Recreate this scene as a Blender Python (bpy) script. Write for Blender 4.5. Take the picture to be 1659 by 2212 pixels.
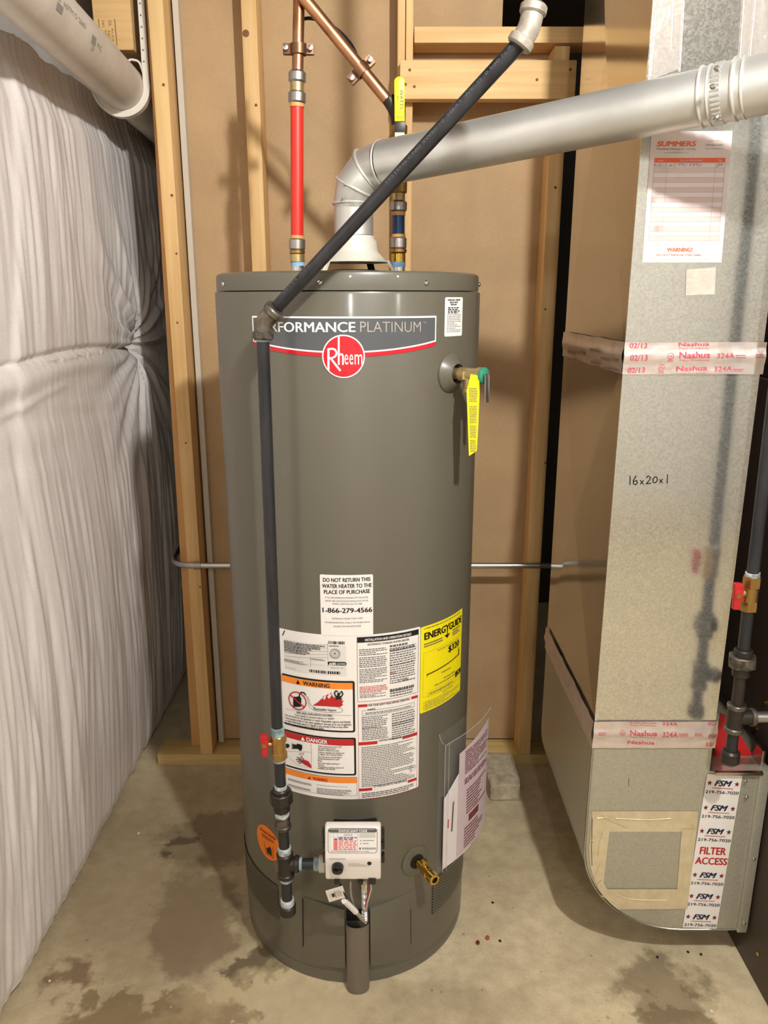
import bpy, bmesh, math, random
from mathutils import Vector, Matrix, noise
for o in list(bpy.data.objects): bpy.data.objects.remove(o)
scn = bpy.context.scene
COL = scn.collection
PI = math.pi
# ------------------------------------------------------------------ camera, world, light, exposure
F, PITCH = 1678.5, 0.26873
CAM = Vector((0.0701, -1.5922, 1.4135))
cd = bpy.data.cameras.new('camera'); cam = bpy.data.objects.new('camera', cd); COL.objects.link(cam)
cd.sensor_fit = 'VERTICAL'; cd.sensor_height = 36.0; cd.lens = F/2212*36.0; cd.clip_start = 0.02
cam.location = CAM; cam.rotation_euler = (PI/2-PITCH, 0, 0); scn.camera = cam
w = bpy.data.worlds.new('world'); scn.world = w; w.use_nodes = True
w.node_tree.nodes['Background'].inputs[0].default_value = (0.9, 0.8, 0.7, 1)
w.node_tree.nodes['Background'].inputs[1].default_value = 0.02
scn.view_settings.view_transform = 'Standard'; scn.view_settings.look = 'None'
scn.view_settings.exposure = 0.13; scn.view_settings.gamma = 1.0; scn.view_settings.use_curve_mapping = False
BULBS = [((0.54, -1.43, 2.29), 88.0, 0.03), ((1.95, -2.1, 2.2), 10.0, 0.045), ((0.2, -2.75, 2.2), 22.0, 0.045)]  # last entry is a fill bulb added behind the camera
WARM = (1.0, 1.0, 0.98)

# ------------------------------------------------------------------ pixel -> place
FW = Vector((0, math.cos(PITCH), -math.sin(PITCH))); UP = Vector((0, math.sin(PITCH), math.cos(PITCH)))
def ray(p): return FW*F + Vector((1, 0, 0))*(p[0]-829.5) - UP*(p[1]-1106)
def onY(p, Y): v = ray(p); return CAM + v*((Y-CAM.y)/v.y)
def onX(p, X): v = ray(p); return CAM + v*((X-CAM.x)/v.x)
def onZ(p, Z): v = ray(p); return CAM + v*((Z-CAM.z)/v.z)
def onD(p, d): return CAM + ray(p)*(d/F)
RT = 0.258
def onT(p, R=RT):
    v = ray(p); a = v.x**2+v.y**2; b = CAM.x*v.x+CAM.y*v.y; c = CAM.x**2+CAM.y**2-R*R
    D = max(0.0, b*b-a*c); P = CAM + v*((-b-math.sqrt(D))/a)
    return math.atan2(P.x, -P.y)*R, P.z

# ------------------------------------------------------------------ materials
MATS = {}
def sr(r, g, b):
    f = lambda c: (c/255/12.92) if c/255 <= 0.04045 else ((c/255+0.055)/1.055)**2.4
    return (f(r), f(g), f(b), 1)
def mat(name, col, rough=0.5, metal=0.0, coat=0.0, spec=0.5, trans=0.0, alpha=1.0):
    m = bpy.data.materials.new(name); m.use_nodes = True; MATS[name] = m
    b = m.node_tree.nodes['Principled BSDF']
    b.inputs['Base Color'].default_value = col; b.inputs['Roughness'].default_value = rough
    b.inputs['Metallic'].default_value = metal; b.inputs['Coat Weight'].default_value = coat
    b.inputs['Specular IOR Level'].default_value = spec; b.inputs['Transmission Weight'].default_value = trans
    b.inputs['Alpha'].default_value = alpha
    return m
def N(m, t, **kw):
    n = m.node_tree.nodes.new(t)
    for k, v in kw.items():
        if k in n.inputs: n.inputs[k].default_value = v
        else: setattr(n, k, v)
    return n
def L(m, a, b): m.node_tree.links.new(a, b)
def bsdf(m): return m.node_tree.nodes['Principled BSDF']
def coords(m, scale=(1, 1, 1), kind='Object'):
    t = N(m, 'ShaderNodeTexCoord'); mp = N(m, 'ShaderNodeMapping'); mp.inputs['Scale'].default_value = scale
    L(m, t.outputs[kind], mp.inputs['Vector']); return mp.outputs['Vector']
def noise_mix(m, c1, c2, scale, vec=None, detail=4, lo=0.35, hi=0.65, rough=0.6):
    n = N(m, 'ShaderNodeTexNoise'); n.inputs['Scale'].default_value = scale; n.inputs['Detail'].default_value = detail
    n.inputs['Roughness'].default_value = rough
    if vec: L(m, vec, n.inputs['Vector'])
    r = N(m, 'ShaderNodeValToRGB'); r.color_ramp.elements[0].position = lo; r.color_ramp.elements[1].position = hi
    r.color_ramp.elements[0].color = c1; r.color_ramp.elements[1].color = c2
    L(m, n.outputs['Fac'], r.inputs['Fac']); return r.outputs['Color'], n.outputs['Fac']
def bump(m, h, strength=0.2, dist=0.01):
    b = N(m, 'ShaderNodeBump'); b.inputs['Strength'].default_value = strength; b.inputs['Distance'].default_value = dist
    L(m, h, b.inputs['Height']); L(m, b.outputs['Normal'], bsdf(m).inputs['Normal'])
def mixc(m, fac, a, b, mode='MIX'):
    x = N(m, 'ShaderNodeMix'); x.data_type = 'RGBA'; x.blend_type = mode
    if isinstance(fac, (int, float)): x.inputs['Factor'].default_value = fac
    else: L(m, fac, x.inputs['Factor'])
    for s, v in (('A', a), ('B', b)):
        i = [q for q in x.inputs if q.name == s and q.type == 'RGBA'][0]
        if isinstance(v, tuple): i.default_value = v
        else: L(m, v, i)
    return [q for q in x.outputs if q.type == 'RGBA'][0]
def math_n(m, op, a, b=None):
    x = N(m, 'ShaderNodeMath'); x.operation = op
    for i, v in ((0, a), (1, b)):
        if v is None: continue
        if isinstance(v, (int, float)): x.inputs[i].default_value = v
        else: L(m, v, x.inputs[i])
    return x.outputs[0]

def wood(name, c1, c2, axis=2, dark=0.0):
    m = mat(name, c1, 0.62)
    sc = [60, 60, 60]; sc[axis] = 2.2
    v = coords(m, tuple(sc))
    col, f = noise_mix(m, c1, c2, 1.0, v, 5, 0.3, 0.75)
    sc2 = [9, 9, 9]; sc2[axis] = 0.9
    col2, f2 = noise_mix(m, (0.72, 0.66, 0.6, 1), (1, 1, 1, 1), 1.0, coords(m, tuple(sc2)), 3, 0.3, 0.6)
    L(m, mixc(m, 1.0, col, col2, 'MULTIPLY'), bsdf(m).inputs['Base Color']); bump(m, f, 0.15, 0.002)
    return m
def galvanized(name, base, dk, rough=(0.16, 0.34), scale=70, metal=1.0, fine=260):
    m = mat(name, base, 0.3, metal)
    v = coords(m)
    vo = N(m, 'ShaderNodeTexVoronoi'); vo.inputs['Scale'].default_value = scale; L(m, v, vo.inputs['Vector'])
    sep = N(m, 'ShaderNodeSeparateColor'); L(m, vo.outputs['Color'], sep.inputs['Color'])
    nz = N(m, 'ShaderNodeTexNoise'); nz.inputs['Scale'].default_value = fine; nz.inputs['Detail'].default_value = 3; L(m, v, nz.inputs['Vector'])
    f = math_n(m, 'ADD', math_n(m, 'MULTIPLY', sep.outputs[0], 0.5), math_n(m, 'MULTIPLY', nz.outputs['Fac'], 0.5))
    r = N(m, 'ShaderNodeValToRGB'); r.color_ramp.elements[0].position = 0.2; r.color_ramp.elements[1].position = 0.8
    r.color_ramp.elements[0].color = dk; r.color_ramp.elements[1].color = base; L(m, f, r.inputs['Fac'])
    L(m, r.outputs['Color'], bsdf(m).inputs['Base Color'])
    mr = N(m, 'ShaderNodeMapRange'); mr.inputs['To Min'].default_value = rough[0]; mr.inputs['To Max'].default_value = rough[1]
    L(m, f, mr.inputs['Value']); L(m, mr.outputs['Result'], bsdf(m).inputs['Roughness'])
    bump(m, f, 0.03, 0.0005)
    return m

m = mat('tank_paint', sr(97, 92, 79), 0.34, 0.0, 0.25, 0.5)
n_ = N(m, 'ShaderNodeTexNoise'); n_.inputs['Scale'].default_value = 900; L(m, coords(m), n_.inputs['Vector']); bump(m, n_.outputs['Fac'], 0.08, 0.0006)
bsdf(m).inputs['Coat Roughness'].default_value = 0.12
mat('tank_door_paint', sr(112, 102, 90), 0.42)
mat('tank_lid_paint', sr(97, 93, 80), 0.35, 0, 0.2)
mat('black_iron', sr(42, 43, 46), 0.34, 0.25, 0.1)
m = mat('black_pipe', sr(40, 41, 45), 0.36, 0.3, 0.1)
c, f = noise_mix(m, sr(32, 33, 36), sr(60, 60, 63), 1.0, coords(m, (30, 30, 6)), 4, 0.3, 0.75); L(m, c, bsdf(m).inputs['Base Color'])
m = mat('malleable_iron', sr(92, 86, 78), 0.42, 0.7)
c, f = noise_mix(m, sr(70, 66, 60), sr(128, 120, 108), 60, coords(m), 4); L(m, c, bsdf(m).inputs['Base Color']); bump(m, f, 0.3, 0.002)
m = mat('pale_iron', sr(176, 166, 152), 0.5, 0.4)
c, f = noise_mix(m, sr(142, 132, 120), sr(180, 170, 156), 50, coords(m), 4); L(m, c, bsdf(m).inputs['Base Color']); bump(m, f, 0.25, 0.002)
mat('dark_iron', sr(58, 52, 47), 0.4, 0.5)
for nm_, c1_, c2_ in (('thread_tape', sr(104, 132, 134), sr(168, 190, 192)), ('pipe_dope_white', sr(120, 132, 132), sr(206, 214, 214))):
    m = mat(nm_, c1_, 0.5); c, f = noise_mix(m, c1_, c2_, 70, coords(m), 4, 0.35, 0.6); L(m, c, bsdf(m).inputs['Base Color']); bump(m, f, 0.4, 0.002)
mat('blue_tape', sr(140, 186, 226), 0.5)
mat('brass', sr(176, 142, 84), 0.3, 0.9)
mat('bright_brass', sr(214, 176, 84), 0.18, 1.0)
mat('pale_brass', sr(196, 174, 124), 0.32, 0.8)
m = mat('copper', sr(196, 138, 96), 0.36, 0.9)
c, f = noise_mix(m, sr(150, 100, 70), sr(206, 152, 112), 14, coords(m), 4, 0.3, 0.7); L(m, c, bsdf(m).inputs['Base Color'])
mat('bronze_clamp', sr(128, 94, 70), 0.42, 0.75)
mat('steel', sr(200, 200, 200), 0.28, 1.0)
mat('crimp_steel', sr(176, 170, 166), 0.34, 0.9)
mat('chrome', sr(225, 225, 222), 0.12, 1.0)
mat('red_pex', sr(214, 50, 36), 0.4)
mat('blue_pex', sr(24, 66, 122), 0.3)
mat('pex_ring', sr(208, 158, 92), 0.5)
mat('yellow_grip', sr(250, 236, 20), 0.4)
mat('pale_sticker', sr(240, 240, 190), 0.5)
mat('red_plastic', sr(190, 30, 36), 0.4)
mat('black_rubber', sr(18, 18, 20), 0.45)
mat('dark_void', sr(16, 14, 13), 0.9)
m = mat('vent_metal', sr(216, 215, 210), 0.4, 0.75)
c, f = noise_mix(m, sr(196, 194, 188), sr(226, 225, 220), 5, coords(m), 5, 0.3, 0.7); L(m, c, bsdf(m).inputs['Base Color'])
mat('hood_paint', sr(216, 210, 196), 0.45, 0.15)
galvanized('duct_metal', sr(232, 231, 222), sr(206, 206, 200), (0.10, 0.19), 330, 0.87, 650)
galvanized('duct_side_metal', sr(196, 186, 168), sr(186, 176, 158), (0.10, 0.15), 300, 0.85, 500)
m = galvanized('boot_metal', sr(184, 180, 162), sr(169, 166, 151), (0.28, 0.38), 260, 0.4, 420)
mat('flange_metal', sr(190, 186, 178), 0.26, 1.0)
def foil(name, c1, c2, rough, metal, sc=45, st=0.5):
    m = mat(name, c1, rough, metal)
    c, f = noise_mix(m, c1, c2, sc, coords(m, (1, 1, 1)), 5, 0.35, 0.65); L(m, c, bsdf(m).inputs['Base Color']); bump(m, f, st, 0.006); return m
foil('foil_tape', sr(212, 198, 190), sr(226, 212, 204), 0.32, 0.55, 30, 0.25)
foil('cream_tape', sr(214, 200, 166), sr(230, 216, 184), 0.36, 0.45, 26, 0.35)
foil('patch_tape', sr(190, 182, 168), sr(204, 197, 184), 0.45, 0.2, 40, 0.5)
m = mat('clear_tape', sr(226, 214, 206), 0.08, 0.0, 1.0, 0.9, 0.0, 0.32)
n_ = N(m, 'ShaderNodeTexNoise'); n_.inputs['Scale'].default_value = 40; L(m, coords(m, (1, 1, 0.4)), n_.inputs['Vector']); bump(m, n_.outputs['Fac'], 0.6, 0.01)
mat('white_line', sr(245, 240, 234), 0.3)
mat('furnace_paint', sr(56, 42, 33), 0.45)
mat('sticker_white', sr(238, 233, 228), 0.45)
mat('plate_grey', sr(222, 218, 212), 0.45)
mat('paper_pinkish', sr(224, 208, 206), 0.6)
mat('row_tint', sr(208, 186, 178), 0.6)
mat('sticker_yellow', sr(246, 228, 12), 0.4)
mat('sticker_orange', sr(238, 124, 24), 0.45)
mat('ink_black', sr(14, 14, 16), 0.5)
mat('ink_grey', sr(92, 90, 90), 0.5)
mat('ink_faint', sr(92, 92, 96), 0.5)
mat('bead_metal', sr(222, 219, 212), 0.35, 0.6)
mat('ink_soft', sr(150, 146, 142), 0.5)
mat('ink_red', sr(186, 34, 36), 0.5)
mat('ink_pink', sr(226, 120, 118), 0.5)
mat('ink_tape_red', sr(206, 80, 98), 0.5)
mat('ink_orange', sr(244, 140, 48), 0.5)
mat('ink_orange_red', sr(232, 96, 50), 0.5)
mat('ink_navy', sr(16, 30, 66), 0.5)
mat('ink_blue', sr(40, 50, 120), 0.5)
mat('ink_maroon', sr(120, 34, 44), 0.5)
mat('film_edge', sr(214, 212, 206), 0.2, 0, 0.5, 0.5, 0, 0.45)
mat('side_ink', sr(150, 122, 100), 0.5)
mat('ink_white', sr(248, 246, 244), 0.4)
mat('ink_brown', sr(128, 100, 66), 0.6)
mat('banner_grey', sr(84, 86, 88), 0.35, 0, 0.3)
mat('banner_white', sr(248, 246, 242), 0.3, 0, 0.3)
mat('banner_silver', sr(200, 192, 182), 0.25, 0.5)
mat('banner_red', sr(198, 24, 40), 0.3, 0, 0.3)
mat('control_white', sr(232, 224, 218), 0.4, 0, 0.1)
mat('control_grey', sr(208, 200, 194), 0.4)
mat('gloss_black', sr(10, 10, 11), 0.2, 0, 0.4)
mat('mesh_dark', sr(24, 22, 18), 0.7)
mat('green_cap', sr(46, 134, 104), 0.4)
mat('white_wire', sr(222, 206, 196), 0.5)
mat('pvc', sr(206, 192, 176), 0.38)
m = MATS['pvc']; c, f = noise_mix(m, sr(208, 198, 184), sr(224, 214, 202), 9, coords(m), 5); L(m, c, bsdf(m).inputs['Base Color'])
mat('edge_white', sr(206, 196, 180), 0.6)
mat('white_plastic', sr(234, 226, 214), 0.4)
m = mat('drywall_paper', sr(196, 158, 118), 0.72)
c, f = noise_mix(m, sr(178, 146, 106), sr(192, 160, 118), 5, coords(m), 5, 0.3, 0.7)
c2, f2 = noise_mix(m, (0.93, 0.92, 0.91, 1), (1.03, 1.03, 1.03, 1), 420, coords(m), 2)
L(m, mixc(m, 1, c, c2, 'MULTIPLY'), bsdf(m).inputs['Base Color']); bump(m, f2, 0.12, 0.002)
wood('stud_wood', sr(226, 180, 116), sr(247, 212, 152), 2)
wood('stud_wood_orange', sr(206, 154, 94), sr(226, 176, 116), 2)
wood('board_wood', sr(226, 180, 116), sr(247, 210, 150), 0)
wood('plate_wood', sr(206, 176, 112), sr(228, 202, 140), 0)
mat('knot', sr(122, 76, 38), 0.6)
m = mat('blanket_fabric', sr(226, 216, 210), 0.75, 0, 0, 0.3)
c2, f2 = noise_mix(m, (0.93, 0.92, 0.915, 1), (1.02, 1.02, 1.02, 1), 1.0, coords(m, (300, 120, 700)), 3)
c, f = noise_mix(m, sr(232, 224, 219), sr(242, 235, 230), 3, coords(m), 3)
L(m, mixc(m, 1, c, c2, 'MULTIPLY'), bsdf(m).inputs['Base Color']); bump(m, f2, 0.3, 0.002)
m = mat('concrete_wall', sr(186, 180, 174), 0.85); c, f = noise_mix(m, sr(176, 170, 164), sr(196, 190, 184), 4, coords(m), 6); L(m, c, bsdf(m).inputs['Base Color'])
mat('white_wall', sr(236, 232, 224), 0.9)
mat('unlit_concrete', sr(60, 54, 48), 0.9)  # darkened colour stands in for the unlit void behind the studs
mat('ceiling_wood', sr(92, 76, 58), 0.8)
m = mat('concrete_block', sr(170, 160, 142), 0.9)
c, f = noise_mix(m, sr(160, 148, 124), sr(212, 200, 172), 38, coords(m), 8, 0.3, 0.7); L(m, c, bsdf(m).inputs['Base Color']); bump(m, f, 0.6, 0.006)
m = mat('clear_plastic', (0.8, 0.8, 0.8, 1), 0.05, 0, 1.0, 0.8, 0, 0.03)

# concrete floor with water stains
m = mat('floor_concrete', sr(160, 146, 122), 0.55)
v = coords(m)
base, f1 = noise_mix(m, sr(196, 181, 148), sr(226, 210, 174), 3.2, v, 9, 0.32, 0.68, 0.62)
pale, f3 = noise_mix(m, (0, 0, 0, 1), (1, 1, 1, 1), 5.5, v, 8, 0.52, 0.66, 0.66)
base = mixc(m, math_n(m, 'MULTIPLY', pale, 0.55), base, sr(216, 200, 166))
blot, f5 = noise_mix(m, (0.80, 0.78, 0.75, 1), (1.06, 1.06, 1.06, 1), 26, v, 6, 0.34, 0.62, 0.7)
base = mixc(m, 0.75, base, mixc(m, 1, base, blot, 'MULTIPLY'))
speck, f4 = noise_mix(m, (0.90, 0.89, 0.87, 1), (1.03, 1.03, 1.03, 1), 240, v, 3, 0.3, 0.6)
base = mixc(m, 1, base, speck, 'MULTIPLY')
nw = N(m, 'ShaderNodeTexNoise'); nw.inputs['Scale'].default_value = 11; nw.inputs['Detail'].default_value = 7; nw.inputs['Roughness'].default_value = 0.62; L(m, v, nw.inputs['Vector'])
wob = N(m, 'ShaderNodeVectorMath'); wob.operation = 'SUBTRACT'; L(m, nw.outputs['Color'], wob.inputs[0]); wob.inputs[1].default_value = (0.5, 0.5, 0.5)
wsc = N(m, 'ShaderNodeVectorMath'); wsc.operation = 'SCALE'; wsc.inputs['Scale'].default_value = 0.28; L(m, wob.outputs[0], wsc.inputs[0])
wad = N(m, 'ShaderNodeVectorMath'); wad.operation = 'ADD'; L(m, v, wad.inputs[0]); L(m, wsc.outputs[0], wad.inputs[1])
def stain(cx, cy, rx, ry, ang, soft=0.08):
    mp = N(m, 'ShaderNodeMapping'); mp.vector_type = 'TEXTURE'
    mp.inputs['Location'].default_value = (cx, cy, 0); mp.inputs['Rotation'].default_value = (0, 0, ang); mp.inputs['Scale'].default_value = (rx, ry, 1000)
    L(m, wad.outputs[0], mp.inputs['Vector'])
    ln = N(m, 'ShaderNodeVectorMath'); ln.operation = 'LENGTH'; L(m, mp.outputs[0], ln.inputs[0])
    mr = N(m, 'ShaderNodeMapRange'); mr.inputs['From Min'].default_value = 1+soft; mr.inputs['From Max'].default_value = 1-soft
    L(m, ln.outputs['Value'], mr.inputs['Value']); return mr.outputs['Result']
def stain_px(px, rx, ry, ang, soft=0.08):
    p = onZ(px, 0); return stain(p.x, p.y, rx, ry, ang, soft)
for px, rx, ry, a, col, k, so in [
    ((330, 1900), .30, .42, 0.5, sr(126, 108, 78), .62, .45),
    ((415, 1985), .10, .17, 0.2, sr(118, 100, 74), .65, .14), ((470, 1800), .16, .12, 0.3, sr(112, 96, 72), .6, .12),
    ((570, 2085), .07, .05, 0.6, sr(92, 78, 56), .8, .14), ((385, 1810), .025, .06, -.6, sr(86, 72, 52), .8, .12),
    ((160, 2110), .05, .05, 0.2, sr(104, 76, 52), .7, .3), ((280, 2195), .16, .05, 0.1, sr(120, 98, 66), .75, .12),
    ((450, 2200), .10, .035, 0, sr(132, 108, 76), .7, .12), ((1420, 2140), .10, .075, -.3, sr(118, 102, 74), .66, .22),
    ((1470, 2195), .09, .03, 0, sr(120, 104, 76), .7, .1), ((1090, 1760), .05, .03, 0, sr(186, 172, 144), .6, .4),
    ((900, 2170), .25, .05, 0, sr(132, 114, 86), .35, .5), ((700, 2180), .1, .05, 0.4, sr(206, 190, 150), .5, .4), ((520, 2150), .16, .04, 0.3, sr(206, 188, 146), .5, .4)]:
    base = mixc(m, math_n(m, 'MULTIPLY', stain_px(px, rx, ry, a, so), k), base, col)
spot = N(m, 'ShaderNodeTexVoronoi'); spot.inputs['Scale'].default_value = 17; L(m, v, spot.inputs['Vector'])
sf = N(m, 'ShaderNodeMapRange'); sf.inputs['From Min'].default_value = 0.075; sf.inputs['From Max'].default_value = 0.04; L(m, spot.outputs['Distance'], sf.inputs['Value'])
base = mixc(m, math_n(m, 'MULTIPLY', sf.outputs['Result'], 0.45), base, sr(100, 84, 62))
L(m, base, bsdf(m).inputs['Base Color']); bump(m, f1, 0.12, 0.008)

# ------------------------------------------------------------------ object helpers
ORG = {}
def link(o, parent=None):
    COL.objects.link(o)
    if parent is not None: o.parent = parent
def tag(o, label, cat, group=None, kind=None):
    if label: o['label'] = label
    if cat: o['category'] = cat
    if group: o['group'] = group
    if kind: o['kind'] = kind
    return o
def thing(name, label, cat, loc, group=None):
    o = bpy.data.objects.new(name, None); o.location = loc; o.empty_display_size = 0.05
    link(o); ORG[o.name] = Vector(loc); return tag(o, label, cat, group)
class MB:
    def __init__(s): s.v = []; s.f = []
    def add(s, vs, fs):
        k = len(s.v); s.v += [Vector(a) for a in vs]; s.f += [[i+k for i in q] for q in fs]; return s
    def box(s, a, b, ch=0.0):
        x0, y0, z0 = [min(p, q) for p, q in zip(a, b)]; x1, y1, z1 = [max(p, q) for p, q in zip(a, b)]
        if ch <= 0:
            return s.add([(x0,y0,z0),(x1,y0,z0),(x1,y1,z0),(x0,y1,z0),(x0,y0,z1),(x1,y0,z1),(x1,y1,z1),(x0,y1,z1)],
                [[3,2,1,0],[4,5,6,7],[0,1,5,4],[1,2,6,5],[2,3,7,6],[3,0,4,7]])
        bm = bmesh.new(); bmesh.ops.create_cube(bm, size=1)
        for v in bm.verts: v.co = Vector(((x0+x1)/2+v.co.x*(x1-x0), (y0+y1)/2+v.co.y*(y1-y0), (z0+z1)/2+v.co.z*(z1-z0)))
        bmesh.ops.bevel(bm, geom=bm.edges[:], offset=ch, segments=2, affect='EDGES', profile=0.6)
        return s.bm(bm)
    def bm(s, bm, M=None):
        bm.verts.index_update()
        vs = [(M @ v.co if M else v.co.copy()) for v in bm.verts]; fs = [[v.index for v in f.verts] for f in bm.faces]
        bm.free(); return s.add(vs, fs)
    def lathe(s, prof, o=(0, 0, 0), ax=(0, 0, 1), seg=32, caps=True, ref=None, hexa=None):
        ax = Vector(ax).normalized(); o = Vector(o)
        r = Vector(ref) if ref is not None else (Vector((1, 0, 0)) if abs(ax.x) < 0.9 else Vector((0, 1, 0)))
        u = (r - ax*r.dot(ax)).normalized(); w_ = ax.cross(u)
        vs = []; fs = []
        for (rad, h) in prof:
            for i in range(seg):
                a = 2*PI*i/seg; vs.append(o + ax*h + (u*math.cos(a)+w_*math.sin(a))*rad)
        for k in range(len(prof)-1):
            for i in range(seg):
                j = (i+1) % seg; fs.append([k*seg+i, k*seg+j, (k+1)*seg+j, (k+1)*seg+i])
        if caps:
            fs.append(list(range(seg))[::-1]); fs.append([(len(prof)-1)*seg+i for i in range(seg)])
        return s.add(vs, fs)
    def cyl(s, a, b, r, seg=20, r2=None, ch=0.0):
        a = Vector(a); b = Vector(b); h = (b-a).length; r2 = r if r2 is None else r2
        p = [(r, 0), (r2, h)] if ch <= 0 else [(r-ch, 0), (r, ch), (r2, h-ch), (r2-ch, h)]
        return s.lathe(p, a, b-a, seg)
    def tube(s, pts, r, seg=12, caps=True, flat=None):
        pts = [Vector(p) for p in pts]; n = len(pts)
        rs = r if isinstance(r, (list, tuple)) else [r]*n
        t = [(pts[min(i+1, n-1)]-pts[max(i-1, 0)]).normalized() for i in range(n)]
        u = t[0].orthogonal().normalized(); vs = []; fs = []
        for i in range(n):
            u = (u - t[i]*u.dot(t[i])).normalized(); w_ = t[i].cross(u)
            for k in range(seg):
                a = 2*PI*k/seg; vs.append(pts[i] + (u*math.cos(a)+w_*math.sin(a))*rs[i])
        for i in range(n-1):
            for k in range(seg):
                j = (k+1) % seg; fs.append([i*seg+k, i*seg+j, (i+1)*seg+j, (i+1)*seg+k])
        if caps: fs.append(list(range(seg))[::-1]); fs.append([(n-1)*seg+k for k in range(seg)])
        return s.add(vs, fs)
    def extrude(s, poly, d):            # closed 3-D polygon swept by vector d
        d = Vector(d); n = len(poly); vs = [Vector(p) for p in poly] + [Vector(p)+d for p in poly]
        fs = [list(range(n))[::-1], [n+i for i in range(n)]] + [[i, (i+1) % n, n+(i+1) % n, n+i] for i in range(n)]
        return s.add(vs, fs)
    def build(s, name, mt, parent=None, smooth=35, root=None, kind=None, label=None, fix=True):
        r = parent
        while r is not None and r.parent is not None: r = r.parent
        off = ORG.get(r.name, Vector((0, 0, 0))) if r is not None else Vector((0, 0, 0))
        me = bpy.data.meshes.new(name); me.from_pydata([tuple(p-off) for p in s.v], [], s.f); me.validate()
        if fix:
            bm = bmesh.new(); bm.from_mesh(me); bmesh.ops.recalc_face_normals(bm, faces=bm.faces[:]); bm.to_mesh(me); bm.free()
        if smooth:
            for p in me.polygons: p.use_smooth = True
            me.set_sharp_from_angle(angle=math.radians(smooth))
        me.materials.append(MATS[mt]); o = bpy.data.objects.new(name, me); link(o, parent)
        if kind: o['kind'] = kind
        if label: o['label'] = label
        return o
def fillet(pts, r, n=6):
    pts = [Vector(p) for p in pts]; out = [pts[0]]
    for i in range(1, len(pts)-1):
        a, b, c = pts[i-1], pts[i], pts[i+1]; d1 = (a-b); d2 = (c-b); k = min(r, d1.length*0.49, d2.length*0.49)
        p, q = b+d1.normalized()*k, b+d2.normalized()*k
        for j in range(n+1):
            t = j/n; out.append(p*(1-t)**2 + b*2*t*(1-t) + q*t*t)
    return out+[pts[-1]]

# ------------------------------------------------------------------ surfaces and flat print
class Cyl:
    step = 0.009
    def pt(s, u, v, n): a = u/RT; return Vector(((RT+n)*math.sin(a), -(RT+n)*math.cos(a), v))
    def inv(s, p): return onT(p)
class PlY:
    step = None
    def __init__(s, Y): s.Y = Y
    def pt(s, u, v, n): return Vector((u, s.Y-n, v))
    def inv(s, p): q = onY(p, s.Y); return q.x, q.z
class PlX:                              # face looking to -X, u runs towards the viewer
    step = None
    def __init__(s, X): s.X = X
    def pt(s, u, v, n): return Vector((s.X-n, -u, v))
    def inv(s, p): q = onX(p, s.X); return -q.y, q.z
class Quad:                             # u,v in 0..1 from top-left of four pixel corners on another surface
    step = None
    def __init__(s, surf, tl, tr, br, bl): s.s = surf; s.c = [surf.inv(p) for p in (tl, tr, br, bl)]
    def pt(s, u, v, n):
        a, b, c, d = [Vector(q) for q in s.c]; p = (a*(1-u)+b*u)*(1-v) + (d*(1-u)+c*u)*v
        return s.s.pt(p.x, p.y, n)
    def inv(s, p): return p
class Frame:
    step = None
    def __init__(s, o, ux, uy): s.o = Vector(o); s.x = Vector(ux); s.y = Vector(uy); s.n = s.x.cross(s.y).normalized()
    def pt(s, u, v, n): return s.o + s.x*u + s.y*v + s.n*n
    def inv(s, p): return p
TXT = {}; WID = {}
def text_geo(t, bold, shear):
    bold = min(bold, 0.0); k = (t, bold, shear)
    if k not in TXT:
        c = bpy.data.curves.new('t', 'FONT'); c.body = t; c.offset = bold; c.shear = shear; c.resolution_u = 3; c.size = 1
        o = bpy.data.objects.new('t', c); me = o.to_mesh()
        vs = [(v.co.x, v.co.y) for v in me.vertices]; fs = [list(p.vertices) for p in me.polygons]
        o.to_mesh_clear(); bpy.data.objects.remove(o); bpy.data.curves.remove(c)
        if not vs: vs = [(0, 0), (1, 0), (1, 1)]; fs = []
        x0 = min(v[0] for v in vs); x1 = max(v[0] for v in vs)
        TXT[k] = ([((x-x0)/max(1e-6, x1-x0), y/0.69) for x, y in vs], fs); WID[k] = max(1e-6, x1-x0)
    return TXT[k]
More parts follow.
